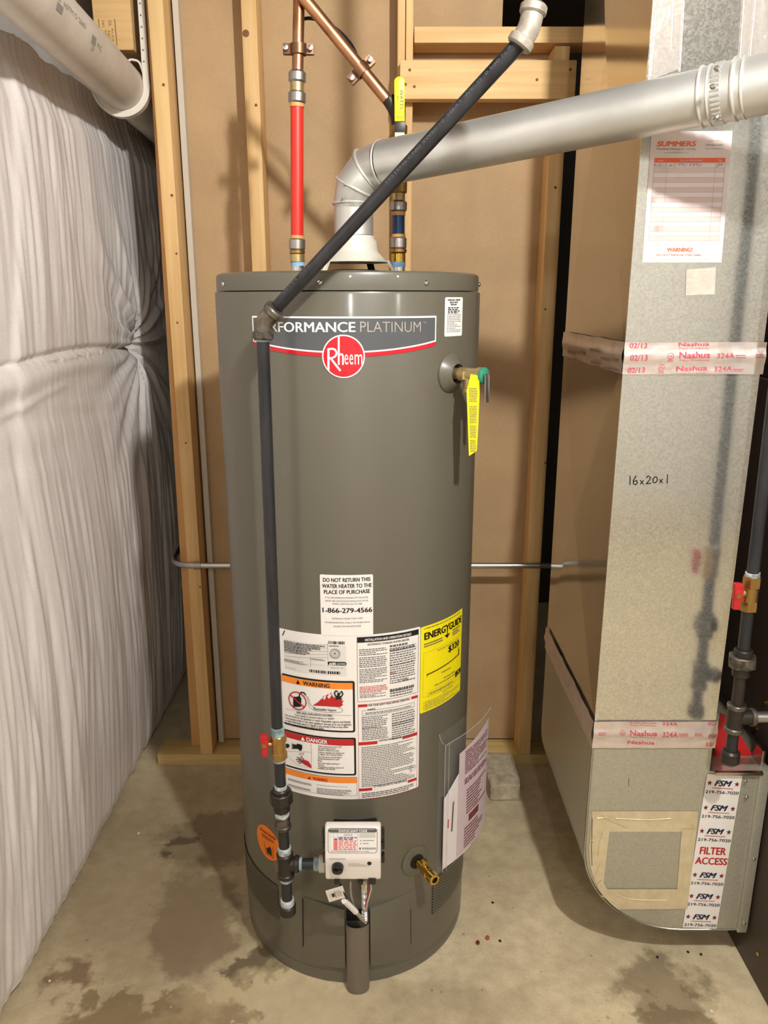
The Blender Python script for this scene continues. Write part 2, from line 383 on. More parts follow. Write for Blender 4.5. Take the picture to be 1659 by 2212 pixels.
class Ink:
    """flat print on a surface; everything given in surface u,v"""
    def __init__(s, surf, n): s.s = surf; s.n = n; s.p = []; s.g = {}
    def mark(s): s.g[len(s.p)] = 1; return s        # the next print starts a piece of its own
    def poly(s, uv): s.p.append(([tuple(q) for q in uv], [list(range(len(uv)))])); return s
    def polypx(s, px): return s.poly([s.s.inv(p) for p in px])
    def rect(s, u0, v0, u1, v1): return s.poly([(u0, v0), (u1, v0), (u1, v1), (u0, v1)])
    def rectpx(s, a, b): u0, v0 = s.s.inv(a); u1, v1 = s.s.inv(b); return s.rect(u0, v0, u1, v1)
    def rrect(s, u0, v0, u1, v1, r):
        if u0 > u1: u0, u1 = u1, u0
        if v0 > v1: v0, v1 = v1, v0
        q = []
        for cx, cy, a0 in ((u1-r, v1-r, 0), (u0+r, v1-r, PI/2), (u0+r, v0+r, PI), (u1-r, v0+r, 1.5*PI)):
            for k in range(5): a = a0+k*PI/8; q.append((cx+r*math.cos(a), cy+r*math.sin(a)))
        return s.poly(q)
    def ell(s, cu, cv, ru, rv, n=36): return s.poly([(cu+ru*math.cos(2*PI*i/n), cv+rv*math.sin(2*PI*i/n)) for i in range(n)])
    def ring(s, cu, cv, r0, r1, n=40, k=1.0):
        for i in range(n):
            a, b = 2*PI*i/n, 2*PI*(i+1)/n
            s.poly([(cu+r0*math.cos(a), cv+k*r0*math.sin(a)), (cu+r1*math.cos(a), cv+k*r1*math.sin(a)), (cu+r1*math.cos(b), cv+k*r1*math.sin(b)), (cu+r0*math.cos(b), cv+k*r0*math.sin(b))])
        return s
    def stroke(s, pts, wd, asp=1.0):
        pts = [Vector(p) for p in pts]
        for a, b in zip(pts[:-1], pts[1:]):
            d = b-a
            if d.length < 1e-9: continue
            d = Vector((d.x, d.y*asp)).normalized(); nn = Vector((-d.y, d.x/asp))*wd/2; e = Vector((d.x, d.y/asp))*wd*0.25
            s.poly([a-e-nn, b+e-nn, b+e+nn, a-e+nn])
        return s
    def strokepx(s, px, wd): return s.stroke([s.s.inv(p) for p in px], wd)
    def frame(s, u0, v0, u1, v1, t, tv=None):
        tv = t if tv is None else tv
        if u0 > u1: u0, u1 = u1, u0
        if v0 > v1: v0, v1 = v1, v0
        s.rect(u0, v0, u1, v0+tv); s.rect(u0, v1-tv, u1, v1); s.rect(u0, v0+tv, u0+t, v1-tv); s.rect(u1-t, v0+tv, u1, v1-tv); return s
    def text(s, t, u0, v, u1, cap, bold=0.0, shear=0.0, v1=None, vert=False):
        vs, fs = text_geo(t, bold, shear); v1 = v if v1 is None else v1; s.mark()
        if bold > 0:       # heavier strokes: the same letters stacked with small shifts
            bx_ = min(bold*1.3/WID[(t, 0.0, shear)], 0.05); by_ = bold*0.8
            for i, (dx, dy) in enumerate(((-bx_, 0), (bx_, 0), (0, by_), (0, -by_), (0, 0))):
                q = [(bx_+(1-2*bx_)*x+dx, y*(1-2*by_)+by_+dy) for x, y in vs]
                s.p.append(([(u0+(u1-u0)*x, v+(v1-v)*x + y*cap, i*0.00004) for x, y in q], fs))
        else: s.p.append(([(u0+(u1-u0)*x, v+(v1-v)*x + y*cap) for x, y in vs], fs))
        s.mark(); return s
    def textpx(s, t, a, b, cappx, bold=0.0, shear=0.0):
        u0, v0 = s.s.inv(a); u1, v1 = s.s.inv(b); _, vt = s.s.inv((a[0], a[1]-cappx)); return s.text(t, u0, v0, u1, vt-v0, bold, shear, v1)
    def lines(s, u0, v0, u1, v1, n, h=0.42, seed=1, wmin=0.025, wmax=0.09, last=0.7, gap=0.55):
        rnd = random.Random(seed); W = u1-u0; s.mark()
        for i in range(n):
            vc = v0+(v1-v0)*(i+0.5)/n; hh = abs(v1-v0)/n*h/2; x = u0
            end = u0+W*(rnd.uniform(0.5, 0.9) if rnd.random() > last else rnd.uniform(0.93, 1.0))
            while x < end-abs(W)*0.01 if W > 0 else x > end:
                l = W*rnd.uniform(wmin, wmax); e = min(x+l, end); s.rect(x, vc-hh, e, vc+hh); x = e+W*wmin*gap
        return s
    def linespx(s, a, b, n, **k): u0, v0 = s.s.inv(a); u1, v1 = s.s.inv(b); return s.lines(u0, v0, u1, v1, n, **k)
    def build(s, name, mt, parent, label=None, split=False, kind=None):
        if split:
            cuts = sorted(k for k in s.g if 0 < k < len(s.p)); full = s.p; out = None
            for a, b in zip([0]+cuts, cuts+[len(full)]):
                s.p = full[a:b]; out = s.build(name, mt, parent, label)
            s.p = full; return out
        vs = []; fs = []
        for pv, pf in s.p:
            k = len(vs); vs += pv; fs += [[i+k for i in f] for f in pf]
        bm = bmesh.new(); bv = [bm.verts.new((q[0], q[1], q[2] if len(q) > 2 else 0)) for q in vs]
        for f in fs:
            try: bm.faces.new([bv[i] for i in f])
            except Exception: pass
        bmesh.ops.triangulate(bm, faces=[f for f in bm.faces if len(f.verts) > 4])
        if s.s.step and bm.verts:
            bm.verts.ensure_lookup_table(); us = [q.co.x for q in bm.verts]; a = math.ceil(min(us)/s.s.step); b = math.floor(max(us)/s.s.step)
            for k in range(a, b+1):
                bmesh.ops.bisect_plane(bm, geom=bm.verts[:]+bm.edges[:]+bm.faces[:], plane_co=(k*s.s.step, 0, 0), plane_no=(1, 0, 0))
        mb = MB(); bm.verts.index_update()
        mb.v = [s.s.pt(q.co.x, q.co.y, s.n+q.co.z) for q in bm.verts]; mb.f = [[q.index for q in f.verts] for f in bm.faces]; bm.free()
        o = mb.build(name, mt, parent, smooth=0, fix=False, label=label, kind=kind)
        # turn every face to the outside of the surface
        me = o.data; 
        if len(me.polygons):
            bm = bmesh.new(); bm.from_mesh(me); bm.faces.ensure_lookup_table()
            r = parent
            while r is not None and r.parent is not None: r = r.parent
            off = ORG.get(r.name, Vector((0, 0, 0))) if r is not None else Vector((0, 0, 0))
            for f in bm.faces:
                if f.normal.dot(CAM-(f.calc_center_median()+off)) < 0: f.normal_flip()
            bm.to_mesh(me); bm.free()
        return o
# ------------------------------------------------------------------ the setting
YS, YD = 0.548, 0.637            # front of the studs, drywall behind them
def struct(name, mb, mt, smooth=0): o = mb.build(name, mt, None, smooth); o['kind'] = 'structure'; return o
struct('floor', MB().box((-0.85, -4.2, -0.1), (2.3, 2.0, 0)), 'floor_concrete')
struct('ceiling', MB().box((-0.85, -4.2, 2.42), (2.3, 2.0, 2.5)), 'ceiling_wood')
struct('wall_left', MB().box((-0.86, -4.2, 0), (-0.76, 2.0, 2.42)), 'concrete_wall')
struct('wall_right', MB().box((2.2, -4.2, 0), (2.3, 2.0, 2.42)), 'concrete_wall')
struct('wall_front', MB().box((-0.76, -4.3, 0), (2.2, -3.9, 2.42)), 'white_wall')
struct('wall_far', MB().box((-0.76, 1.9, 0), (2.2, 2.0, 2.42)), 'unlit_concrete')
dw = MB().box((-0.46, YD, 0.04), (0.37, YD+0.0127, 2.42)); dw.box((0.37, YD, 0.04), (0.515, YD+0.0127, 2.05))
wall = struct('wall_back', dw, 'drywall_paper')
def lumber(name, a, b, mt, knots=(), parent=wall):
    o = MB().box(a, b, 0.003).build(name, mt, parent, 30)
    return o
lumber('stud', (-0.503, YS, 0.038), (-0.465, YS+0.088, 2.41), 'stud_wood')
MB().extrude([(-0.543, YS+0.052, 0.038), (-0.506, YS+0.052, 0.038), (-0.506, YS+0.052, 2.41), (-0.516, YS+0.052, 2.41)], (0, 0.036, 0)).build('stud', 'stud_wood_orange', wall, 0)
lumber('stud', (-0.277, YS, 0.038), (-0.239, YS+0.088, 2.41), 'stud_wood')
lumber('stud', (0.103, YS, 0.038), (0.122, YS+0.088, 2.41), 'stud_wood')
lumber('stud', (0.1235, YS+0.004, 0.038), (0.142, YS+0.088, 2.41), 'stud_wood')
lumber('stud', (0.489, YS, 0.038), (0.527, YS+0.088, 2.01), 'stud_wood')
lumber('bottom_plate', (-0.639, YS, 0.0), (1.3, YS+0.089, 0.0375), 'plate_wood')
za, zb = onY((900, 92), YS).z, onY((900, 56), YS).z
lumber('blocking', (0.144, YS+0.002, za), (1.0, YS+0.088, zb), 'board_wood')
yb = YS-0.038; p, q = onY((864, 129), yb), onY((1242, 214), yb)
lumber('blocking', (p.x, yb, q.z), (q.x, YS-0.001, p.z), 'board_wood')
MB().box((-0.459, YD-0.022, 0.04), (-0.444, YD-0.001, 2.41)).build('edge_strip', 'edge_white', wall, 0, label='narrow white drywall edge strip')
kn = MB()
for px, r in [((531, 72), 9), ((553, 227), 4), ((353, 183), 4), ((371, 422), 4), ((381, 548), 3), ((383, 697), 3), ((401, 957), 3), ((432, 1268), 3), ((1200, 405), 4), ((1178, 668), 3), ((1178, 1000), 3)]:
    Y = YS-0.0012; c = onY(px, Y); rr = r*0.95e-3
    kn.lathe([(rr, 0), (rr*0.5, 0.0008)], (c.x, Y+0.0006, c.z), (0, -1, 0), 10)
for px in [((885, 151)), ((895, 187)), ((876, 182)), ((1232, 150)), ((1160, 172))]:
    c = onY(px, yb-0.0012); kn.lathe([(0.0035, 0), (0.002, 0.0008)], (c.x, yb-0.0006, c.z), (0, -1, 0), 10)
kn.build('wood_knots', 'knot', wall, 30, kind='stuff')

# white vinyl-faced insulation blanket over the left foundation wall
XB = -0.69; YP, ZP = 0.86, 1.275
def blanket_x(y, z):
    v = Vector((y, z, 0))
    wy = y + 0.035*noise.noise(Vector((y*2.0, z*1.6, 3.1)))
    # folds fan out from the pin
    dy, dz = wy-YP, z-ZP; d = math.hypot(dy, dz)
    fan = YP + dy*(0.42+0.58*min(1, (abs(dz)/0.75)**0.8)) if abs(dz) < 0.75 else wy
    g = fan*(1/(0.42+0.58*min(1, (abs(dz)/0.75)**0.8))) if False else wy
    conv = math.exp(-(d/0.34)**2)
    fz = 0.55 if z < ZP else 0.8
    a1 = noise.noise(Vector((wy*11+0.5*z, z*fz, 1.7)))
    a2 = noise.noise(Vector((wy*27+1.3*z, z*1.5, 7.7)))
    a3 = noise.noise(Vector((wy*64-2.0*z, z*3.2, 4.2)))
    ridge = lambda q: (1-abs(q)*2.0)
    amp = (0.4+0.6*min(1, abs(dz)/0.22)) if z > ZP else 0.22+0.78*min(1, max(0, (ZP-z-0.10)/0.38))
    bt = 0.45+0.55*min(1, z/0.25)
    soft = lambda q: 1-2*math.sqrt(q*q+0.03)
    a5 = noise.noise(Vector((wy*110-5*z, z*6.3, 2.27)))
    bt *= 0.75+0.5*noise.noise(Vector((y*3.1, z*2.3, 5.5)))
    x = (0.011*a1*amp + 0.0065*soft(a2)*amp + 0.0046*a3*amp + 0.0013*a5)*bt
    x -= 0.022*max(0, min(1, (z-1.80)/0.10))
    # radial creases towards the pin
    ang = math.atan2(dz, dy); x += conv*(0.010*math.sin(ang*13+2*math.sin(ang*3)) + 0.004*math.sin(ang*29))
    # dimple and strap line at the pin height
    x -= 0.05*math.exp(-(d/0.07)**2)
    band = z-(ZP+0.012*math.sin(y*5)); 
    if y < YP+0.05:
        x += 0.013*math.exp(-((band+0.030)/0.028)**2)*(1-0.4*conv) - 0.013*math.exp(-((band-0.004)/0.008)**2)
        x += 0.005*math.exp(-((band+0.085-0.05*(y+0.04))/0.010)**2)*max(0, 1-abs(y-0.05)/0.30)
        x += 0.0035*noise.noise(Vector((y*2.2, (z+0.07*y)*30, 6.6)))*math.exp(-((band+0.12)/0.12)**2)
    # belly below and above the line
    x += 0.030*math.sin(max(0, min(1, (ZP-z)/1.25))*PI)**0.8 + 0.012*math.sin(max(0, min(1, (z-ZP)/0.65))*PI)
    # soft overlap seam
    x += 0.012/(1+math.exp(-(wy-0.06-0.25*(z-1.4))*160))*(1 if z > ZP else 0.5) - 0.006
    return XB+x
bl = MB(); ny, nz = 520, 380; y0, y1 = -1.0, 1.75
ys = [y0+(y1-y0)*(i/ny) for i in range(ny+1)]
vs = []; 
for j in range(nz+1):
    for i, y in enumerate(ys):
        top = 1.95+0.012*noise.noise(Vector((y*6, 0, 5))) - 0.02*max(0, noise.noise(Vector((y*11, 2, 9)))); bot = 0.020+0.006*noise.noise(Vector((y*4, 1, 2)))
        z = bot+(top-bot)*j/nz; x = blanket_x(y, z)
        if j == nz: x -= 0.03
        if z < 0.06: x -= 0.012*(1-z/0.06)
        vs.append((max(x, -0.752), y, z))
fs = [[j*(ny+1)+i, j*(ny+1)+i+1, (j+1)*(ny+1)+i+1, (j+1)*(ny+1)+i] for j in range(nz) for i in range(ny)]
k = len(vs); vs += [(-0.755, q[1], q[2]) for q in vs[:ny+1]]; fs += [[i, i+1, k+i+1, k+i] for i in range(ny)]
bl.add(vs, fs)
bo = bl.build('wall_insulation_blanket', 'blanket_fabric', None, 80, fix=False)
for p in bo.data.polygons: p.flip()
tag(bo, 'white wrinkled fabric sheet hanging over the foundation wall', 'wall covering')
pin = thing('fastening_pin', 'small metal pin washer gathering the white fabric sheet', 'pin', (blanket_x(YP, ZP), YP, ZP))
MB().lathe([(0.016, 0), (0.016, 0.002), (0.004, 0.004)], (blanket_x(YP, ZP)+0.002, YP, ZP), (1, -0.3, 0), 16).build('washer', 'steel', pin)
MB().cyl((blanket_x(YP, ZP), YP, ZP), (blanket_x(YP, ZP)+0.014, YP-0.004, ZP), 0.002, 8).build('nail', 'steel', pin)

# ------------------------------------------------------------------ PVC drain with its J hook, joist block
vd = ray((771, 684)).normalized()
hk = CAM + ray((262, 186))*((-0.60-CAM.x)/ray((262, 186)).x)
pv = thing('pvc_drain_pipe', 'white plastic drain pipe running along the top of the fabric sheet', 'pipe', hk)
pa, pb = hk-vd*1.55, hk+vd*0.9
o = MB().cyl(pa, pb, 0.057, 48).build('pipe', 'pvc', pv)
class PipeSurf:
    step = None
    def __init__(s, o, ax, up, r): s.o = Vector(o); s.a = Vector(ax).normalized(); s.u = (Vector(up)-s.a*Vector(up).dot(s.a)).normalized(); s.w = s.a.cross(s.u); s.r = r
    def pt(s, u, v, n): a = -v/s.r; return s.o + s.a*u + (s.u*math.cos(a)+s.w*math.sin(a))*(s.r+n)
    def inv(s, p): return p
ps = PipeSurf(hk, vd, (1, 0, -0.3), 0.057)
ik = Ink(ps, 0.0006)
ik.text('PVC 1120  ASTM D 2665', -0.66, 0.006, -0.44, 0.009).rect(-0.590, -0.010, -0.560, 0.003)
ik.mark().rect(-0.400, -0.006, -0.374, 0.010).text('20', -0.390, -0.017, -0.374, 0.008).text('PVC', -0.365, -0.004, -0.335, 0.009)
ik.build('lettering', 'ink_soft', pv, split=True)
hook = thing('pipe_hanger_hook', 'white perforated plastic J hook strap holding the drain pipe', 'pipe hanger', hk+Vector((0.06, 0, 0.3)))
ax = vd; side = Vector((1, 0, 0)); side = (side-ax*side.dot(ax)).normalized(); upv = ax.cross(side)
if upv.z < 0: upv = -upv
arc = []
for i in range(40):
    a = math.radians(8-i*5.0); arc.append((math.cos(a), math.sin(a)))
def strap(inner, outer, wd, top):
    mb = MB(); pts = [(1, top)]+arc; vs = []; fs = []
    for c, s_ in pts:
        for r_ in (inner, outer):
            if (c, s_) == pts[0]: base = hk+side*r_+upv*top
            else: base = hk+side*c*r_+upv*s_*r_
            for e in (-wd/2, wd/2): vs.append(base+ax*e)
    n = len(pts)
    for i in range(n-1):
        a, b = i*4, i*4+4
        fs += [[a, a+1, b+1, b], [a+2, b+2, b+3, a+3], [a, b, b+2, a+2], [a+1, a+3, b+3, b+1]]
    fs += [[0, 2, 3, 1], [(n-1)*4, (n-1)*4+1, (n-1)*4+3, (n-1)*4+2]]
    return mb.add(vs, fs)
strap(0.0575, 0.0735, 0.014, 0.42).build('strap', 'white_plastic', hook, 40)
strap(0.0690, 0.0745, 0.022, 0.42).build('rib', 'white_plastic', hook, 40)
hb = MB()
for i in range(13):
    z = 0.055+i*0.026; c = hk+side*0.0630+upv*z-ax*0.0072
    hb.cyl(c, c-ax*0.0006, 0.0022, 8)
hb.build('holes', 'ink_brown', hook, kind='stuff')
tp = [hk+side*0.058+upv*0.03, hk+side*0.05+upv*0.058, hk+side*0.028+upv*0.062, hk+side*0.018+upv*0.054]
MB().tube(fillet(tp, 0.01), 0.003, 8).build('latch', 'white_plastic', hook)
jb = 0.63; p, q = onY((206, 60), jb), onY((291, 108), jb)
jo = thing('joist_block', 'lumber block with printed grade stamp above the drain pipe', 'lumber', (p.x, jb, q.z))
MB().box((p.x-0.004, jb, q.z), (q.x-0.002, jb+0.30, 2.41), 0.003).build('block', 'board_wood', jo)
J = PlY(jb); ik = Ink(J, 0.0008)
for a, b in (((213, 42), (218, 96)), ((248, 42), (253, 98))): ik.strokepx([a, b], 0.0022)
cu, cv = J.inv((223, 45)); sz = 0.0085
def vtext(t, px, ln, h):
    u, v = J.inv(px); vs, fs = text_geo(t, 0.0, 0); ik.p.append(([(u + y*h, v - x*ln) for x, y in vs], fs))
vtext('181', (220, 45), 0.014, 0.006); vtext('KD-HT', (226, 66), 0.026, 0.005); vtext('NO.2', (232, 67), 0.026, 0.007); vtext('S-P-F', (221, 70), 0.02, 0.004); vtext('GL', (234, 44), 0.014, 0.008); vtext('RULE 1234'[:4], (241, 62), 0.03, 0.004)
ik.build('grade_stamp', 'ink_brown', jo, kind='stuff')

# ------------------------------------------------------------------ conduit along the studs and concrete block on the floor
cz = onY((470, 1222), YS-0.012).z; yc = YS-0.010
cn = thing('metal_conduit', 'thin grey metal conduit running along the studs behind the tank', 'conduit', (0, yc, cz))
x0 = onY((428, 1222), yc).x
MB().tube(fillet([(1.25, yc, cz), (-0.552, yc, cz), (-0.575, yc+0.50, cz+0.03)], 0.07, 10), 0.0088, 14).build('tube', 'steel', cn)
MB().cyl((x0-0.012, yc, cz), (x0+0.008, yc, cz), 0.0115, 14).build('coupling', 'crimp_steel', cn)
bA, bB = onZ((1057, 1731), 0), onZ((1125, 1735), 0)
bk = thing('concrete_brick', 'rough grey concrete brick lying on the floor against the wall plate', 'brick', ((bA.x+bB.x)/2, 0.455, 0))
bm = bmesh.new(); bmesh.ops.create_cube(bm, size=1)
bmesh.ops.subdivide_edges(bm, edges=bm.edges[:], cuts=9, use_grid_fill=True)
bx0, bx1 = bA.x, bB.x
for v in bm.verts:
    c = v.co; x = (bx0+bx1)/2+c.x*(bx1-bx0); y = (bA.y+0.535)/2+c.y*(0.535-bA.y); z = 0.029+c.z*0.056
    e = sum(1 for t in (abs(c.x), abs(c.y), abs(c.z)) if t > 0.49)
    s = 0.0016*noise.noise(Vector((x*90, y*90, z*90)))
    if e >= 2: x -= math.copysign(0.003, c.x)*(abs(c.x) > 0.49); y -= math.copysign(0.003, c.y)*(abs(c.y) > 0.49); z -= 0.003*(c.z > 0.49)
    v.co = (x+s+0.012*(y-bA.y)*0, y+s, max(0.001, z+s*(c.z > -0.4)))
MB().bm(bm).build('block', 'concrete_block', bk, 25)
# ------------------------------------------------------------------ water heater
wh = thing('water_heater', 'tall grey gas water heater tank standing on the concrete floor', 'water heater', (0, 0, 0))
ZL, ZT = 1.425, 1.4575
MB().lathe([(0.244, 0.0), (RT-0.004, 0.0), (RT-0.001, 0.003), (RT-0.001, 0.027), (RT-0.0025, 0.030), (RT, 0.033), (RT, 1.4205), (RT-0.001, 1.4235), (RT-0.004, 1.4245)], seg=160).build('jacket', 'tank_paint', wh, 30)
MB().lathe([(RT-0.0045, ZL+0.001), (RT-0.0035, ZL+0.001), (RT-0.0035, ZT-0.008), (RT-0.005, ZT-0.003), (RT-0.010, ZT), (RT-0.02, ZT+0.0005), (0.11, ZT), (0.0, ZT)], seg=160, caps=False).build('lid', 'tank_lid_paint', wh, 40)
for px in ((484, 618), (691, 616), (921, 618), (1034, 620)):
    s, z = onT(px, RT-0.0035); a = s/(RT-0.0035); n = Vector((math.sin(a), -math.cos(a), 0)); c = n*(RT-0.0035)+Vector((0, 0, ZL+0.0135))
    MB().lathe([(0.0042, 0), (0.0045, 0.0015), (0.003, 0.0035), (0.0008, 0.004)], c, n, 14).build('lid_screw', 'chrome', wh)
# lower door: two flared panels with the burner shroud between them
T = Cyl()
def cpatch(s0, s1, z0, z1, n0, n1, name, mt, rr=0.004):
    mb = MB(); ns = max(4, int((s1-s0)/0.006)); vs = []; fs = []
    for i in range(ns+1):
        s = s0+(s1-s0)*i/ns
        for z, n in ((z0, n0-0.003), (z0, n0), (z1, n1), (z1, n1-0.003)): vs.append(T.pt(s, z, n))
    for i in range(ns):
        for k in range(3): fs.append([i*4+k, i*4+k+1, i*4+5+k, i*4+4+k])
    fs += [[0, 1, 2, 3], [ns*4+3, ns*4+2, ns*4+1, ns*4]]
    return mb.add(vs, fs).build(name, mt, wh, 30)
sL, sR = onT((653, 1990))[0], onT((889, 2000))[0]; cL, cR = onT((748, 2000))[0], onT((796, 2000))[0]
def door(s_out, s_in, name):
    mb = MB(); ns = 16; vs = []; fs = []
    for i in range(ns+1):
        t = i/ns; s = s_out+(s_in-s_out)*t; lift = 0.001+0.013*t**2.2
        zt = 0.208-0.010*t; zb = 0.040+0.012*t**2
        for z, n in ((zb, -0.002), (zb, lift*0.7), (zb+0.006, lift), (zt-0.005, lift), (zt, lift*0.7), (zt, -0.002)): vs.append(T.pt(s, z, n))
    for i in range(ns):
        for k in range(5): fs.append([i*6+k, i*6+k+1, i*6+7+k, i*6+6+k])
    fs += [list(range(6)), [ns*6+k for k in range(6)]]
    return mb.add(vs, fs).build(name, 'tank_paint', wh, 40)
door(sL, cL-0.002, 'door_panel'); door(sR, cR+0.002, 'door_panel')
for px0, px1, wd in (((655, 1940), (656, 2042), 0.0022), ((886, 1962), (887, 2036), 0.001)):
    Ink(T, 0.0022).strokepx([px0, px1], wd).build('door_gap', 'dark_void', wh)
sc = (cL+cR)/2; hw = (cR-cL)/2
mb = MB(); vs = []; fs = []; prof = []
for k in range(17):
    a = -PI/2+PI*k/16; prof.append((sc+hw*math.sin(a), 0.004+0.026*abs(math.cos(a))**0.55))
zl = [0.004, 0.010, 0.05, 0.12, 0.165, 0.172]
for zi, z in enumerate(zl):
    sh = 0.985 if zi in (0, len(zl)-1) else 1.0
    for s, n in prof: vs.append(T.pt(sc+(s-sc)*sh, z, n*sh))
npf = len(prof)
for i in range(len(zl)-1):
    for k in range(npf-1): fs.append([i*npf+k, i*npf+k+1, (i+1)*npf+k+1, (i+1)*npf+k])
fs.append(list(range(npf)))
mb.add(vs, fs).build('burner_shroud', 'tank_door_paint', wh, 50)
Ink(T, 0.0022).poly([(sc-hw*0.98, 0.165), (sc+hw*0.98, 0.165), (sc+hw*0.98, 0.193), (sc-hw*0.98, 0.193)]).build('shroud_opening', 'dark_void', wh)
# air intake screens
def screen(s0, s1, z0, z1):
    o = Ink(T, 0.0012).poly([(s0, z0), (s1, z0), (s1, z1), (s0, z1)]).build('air_screen', 'mesh_dark', wh)
    g = Ink(T, 0.0022); p = 0.0072; W, H = s1-s0, z1-z0
    for k in range(-int(H/p)-1, int(W/p)+1):
        for d in (1, -1):
            ua, ub = (s0+k*p, s0+k*p+H) if d == 1 else (s0+k*p+H, s0+k*p)
            cl = lambda u: max(s0, min(s1, u))
            ta, tb = (cl(ua)-ua)/(ub-ua), (cl(ub)-ua)/(ub-ua)
            if tb-ta > 0.02: g.stroke([(ua+(ub-ua)*ta, z0+H*ta), (ua+(ub-ua)*tb, z0+H*tb)], 0.0026)
    g.build('screen_wire', 'tank_paint', o)
rad = lambda d: math.radians(d)*RT
screen(rad(42.6), rad(88), 0.116, 0.205); screen(rad(-88), rad(-37.5), 0.116, 0.205)

# ---- brand banner near the top
bz1 = 1.383; be = 1.3405; bmid = 1.3245; s0, s1 = onT((546, 683))[0], onT((941, 685))[0]
def zb(s, e=be, mm=bmid): t = (s-s0)/(s1-s0)*2-1; return e-(e-mm)*(1-t*t)
nS = 24; sx = [s0+(s1-s0)*i/nS for i in range(nS+1)]
def strip(fa, fb, off, sa=s0, sb=s1):
    ik = Ink(T, off); q = [sa+(sb-sa)*i/nS for i in range(nS+1)]
    for a, b in zip(q[:-1], q[1:]): ik.poly([(a, fa(a)), (b, fa(b)), (b, fb(b)), (a, fb(a))])
    return ik
bn = strip(zb, lambda s: bz1, 0.0006).build('banner', 'banner_grey', wh, label='dark grey brand banner with white outline')
ik = strip(lambda s: bz1-0.0022, lambda s: bz1+0.0008, 0.0010)
ik.p += strip(lambda s: zb(s)-0.0005, lambda s: zb(s)+0.0022, 0.001).p
ik.rect(s0-0.0008, zb(s0)-0.0005, s0+0.0016, bz1+0.0008).rect(s1-0.0016, zb(s1)-0.0005, s1+0.0008, bz1+0.0008)
ik.build('banner_outline', 'banner_white', bn)
strip(lambda s: zb(s)-0.0075+0.0004*0, lambda s: zb(s)-0.0005, 0.0008).build('banner_stripe', 'banner_red', bn)
cu, cv = onT((742, 770)); RR = 0.0360
Ink(T, 0.0014).ell(cu, cv, RR, RR, 48).build('roundel_rim', 'banner_white', bn)
Ink(T, 0.0019).ell(cu, cv, RR-0.0022, RR-0.0022, 48).build('roundel', 'banner_red', bn)
ik = Ink(T, 0.0024)
sw = 0.0036
ik.strokepx([(710, 754), (710, 798)], sw)
ik.strokepx([(710, 754), (718, 753), (724, 755), (727, 760), (727, 765), (724, 770), (718, 773), (711, 774)], 0.0032)
ik.strokepx([(715, 774), (735, 800)], 0.0034)
ik.strokepx([(732, 727), (732, 787)], 0.0030)
ik.strokepx([(732, 769), (735, 765), (739, 765), (741, 769), (741, 787)], 0.0028)
ik.textpx('e', (744.5, 787), (752.5, 787), 33, 0.0); ik.textpx('e', (755, 787), (763, 787), 33, 0.0); ik.textpx('m', (766, 787), (782.5, 787), 33, 0.0)
ik.build('roundel_lettering', 'banner_white', bn)
ik = Ink(T, 0.0012); ik.textpx('PERFORMANCE', (560, 716), (768, 717), 21, 0.016); ik.build('banner_lettering', 'banner_white', bn)
ik = Ink(T, 0.0012); ik.textpx('PLATINUM', (778, 717), (908, 717), 23, -0.008); ik.textpx('TM', (914, 699), (920, 699), 4, 0.01); ik.build('banner_lettering', 'banner_silver', bn)

# ---- small white label top right
def sticker(a, b, mt, name='sticker', r=0.003, n=0.0006, label=None):
    u0, v0 = onT(a); u1, v1 = onT(b); return Ink(T, n).rrect(u0, v1, u1, v0, r).build(name, mt, wh, label)
st = sticker((961, 642), (997, 725), 'sticker_white', label='small white notice label')
ik = Ink(T, 0.001); 
for y, t, a, b in ((650, 'TEMPERATURE - PRESSURE', 966, 993), (655, 'RELIEF VALVE', 971, 988), (660, 'IMPORTANT', 973, 986)): ik.textpx(t, (a, y), (b, y-0.6), 3.6, 0.02)
ik.linespx((967, 663), (993, 677), 4, seed=4, h=0.6, wmin=0.12, wmax=0.3); ik.build('lettering', 'ink_black', st, split=True)
Ink(T, 0.001).linespx((965, 678), (994, 717), 11, seed=8, h=0.45, wmin=0.05, wmax=0.18).build('fine_print', 'ink_soft', st, kind='stuff')
# ---- notice label
st = sticker((691, 1240), (806, 1371), 'sticker_white', n=0.0012, label='white notice label with black lettering')
ik = Ink(T, 0.0017)
for t, a, b, cp in (('DO NOT RETURN THIS', (698, 1256), (800, 1254), 8.6), ('WATER HEATER TO THE', (696, 1269), (803, 1267), 8.6), ('PLACE OF PURCHASE', (700, 1282), (799, 1280), 8.6), ('1-866-279-4566', (697, 1322), (804, 1321), 10.5)): ik.textpx(t, a, b, cp, 0.022)
ik.build('lettering', 'ink_black', st, split=True)
ik = Ink(T, 0.0017)
for t, a, b in (('IF YOU ARE EXPERIENCING PROBLEMS WITH THIS WATER', (703, 1291.5), (795, 1291)), ('HEATER, NEED ASSISTANCE WITH INSTALLATION, OR FOR', (703, 1298.5), (795, 1298)), ('GENERAL QUESTIONS CALL TOLL FREE', (718, 1305), (782, 1305)),
    ('TECHNICIANS AVAILABLE 7 DAYS A WEEK', (717, 1337), (784, 1336)), ('FOR MORE INFORMATION, CONSULT THE OWNERS MANUAL', (702, 1345), (799, 1344)), ('PROVIDED WITH THE WATER HEATER', (721, 1354), (780, 1353))): ik.textpx(t, a, b, 3.3, 0.0)
ik.build('fine_print', 'ink_grey', st, kind='stuff')

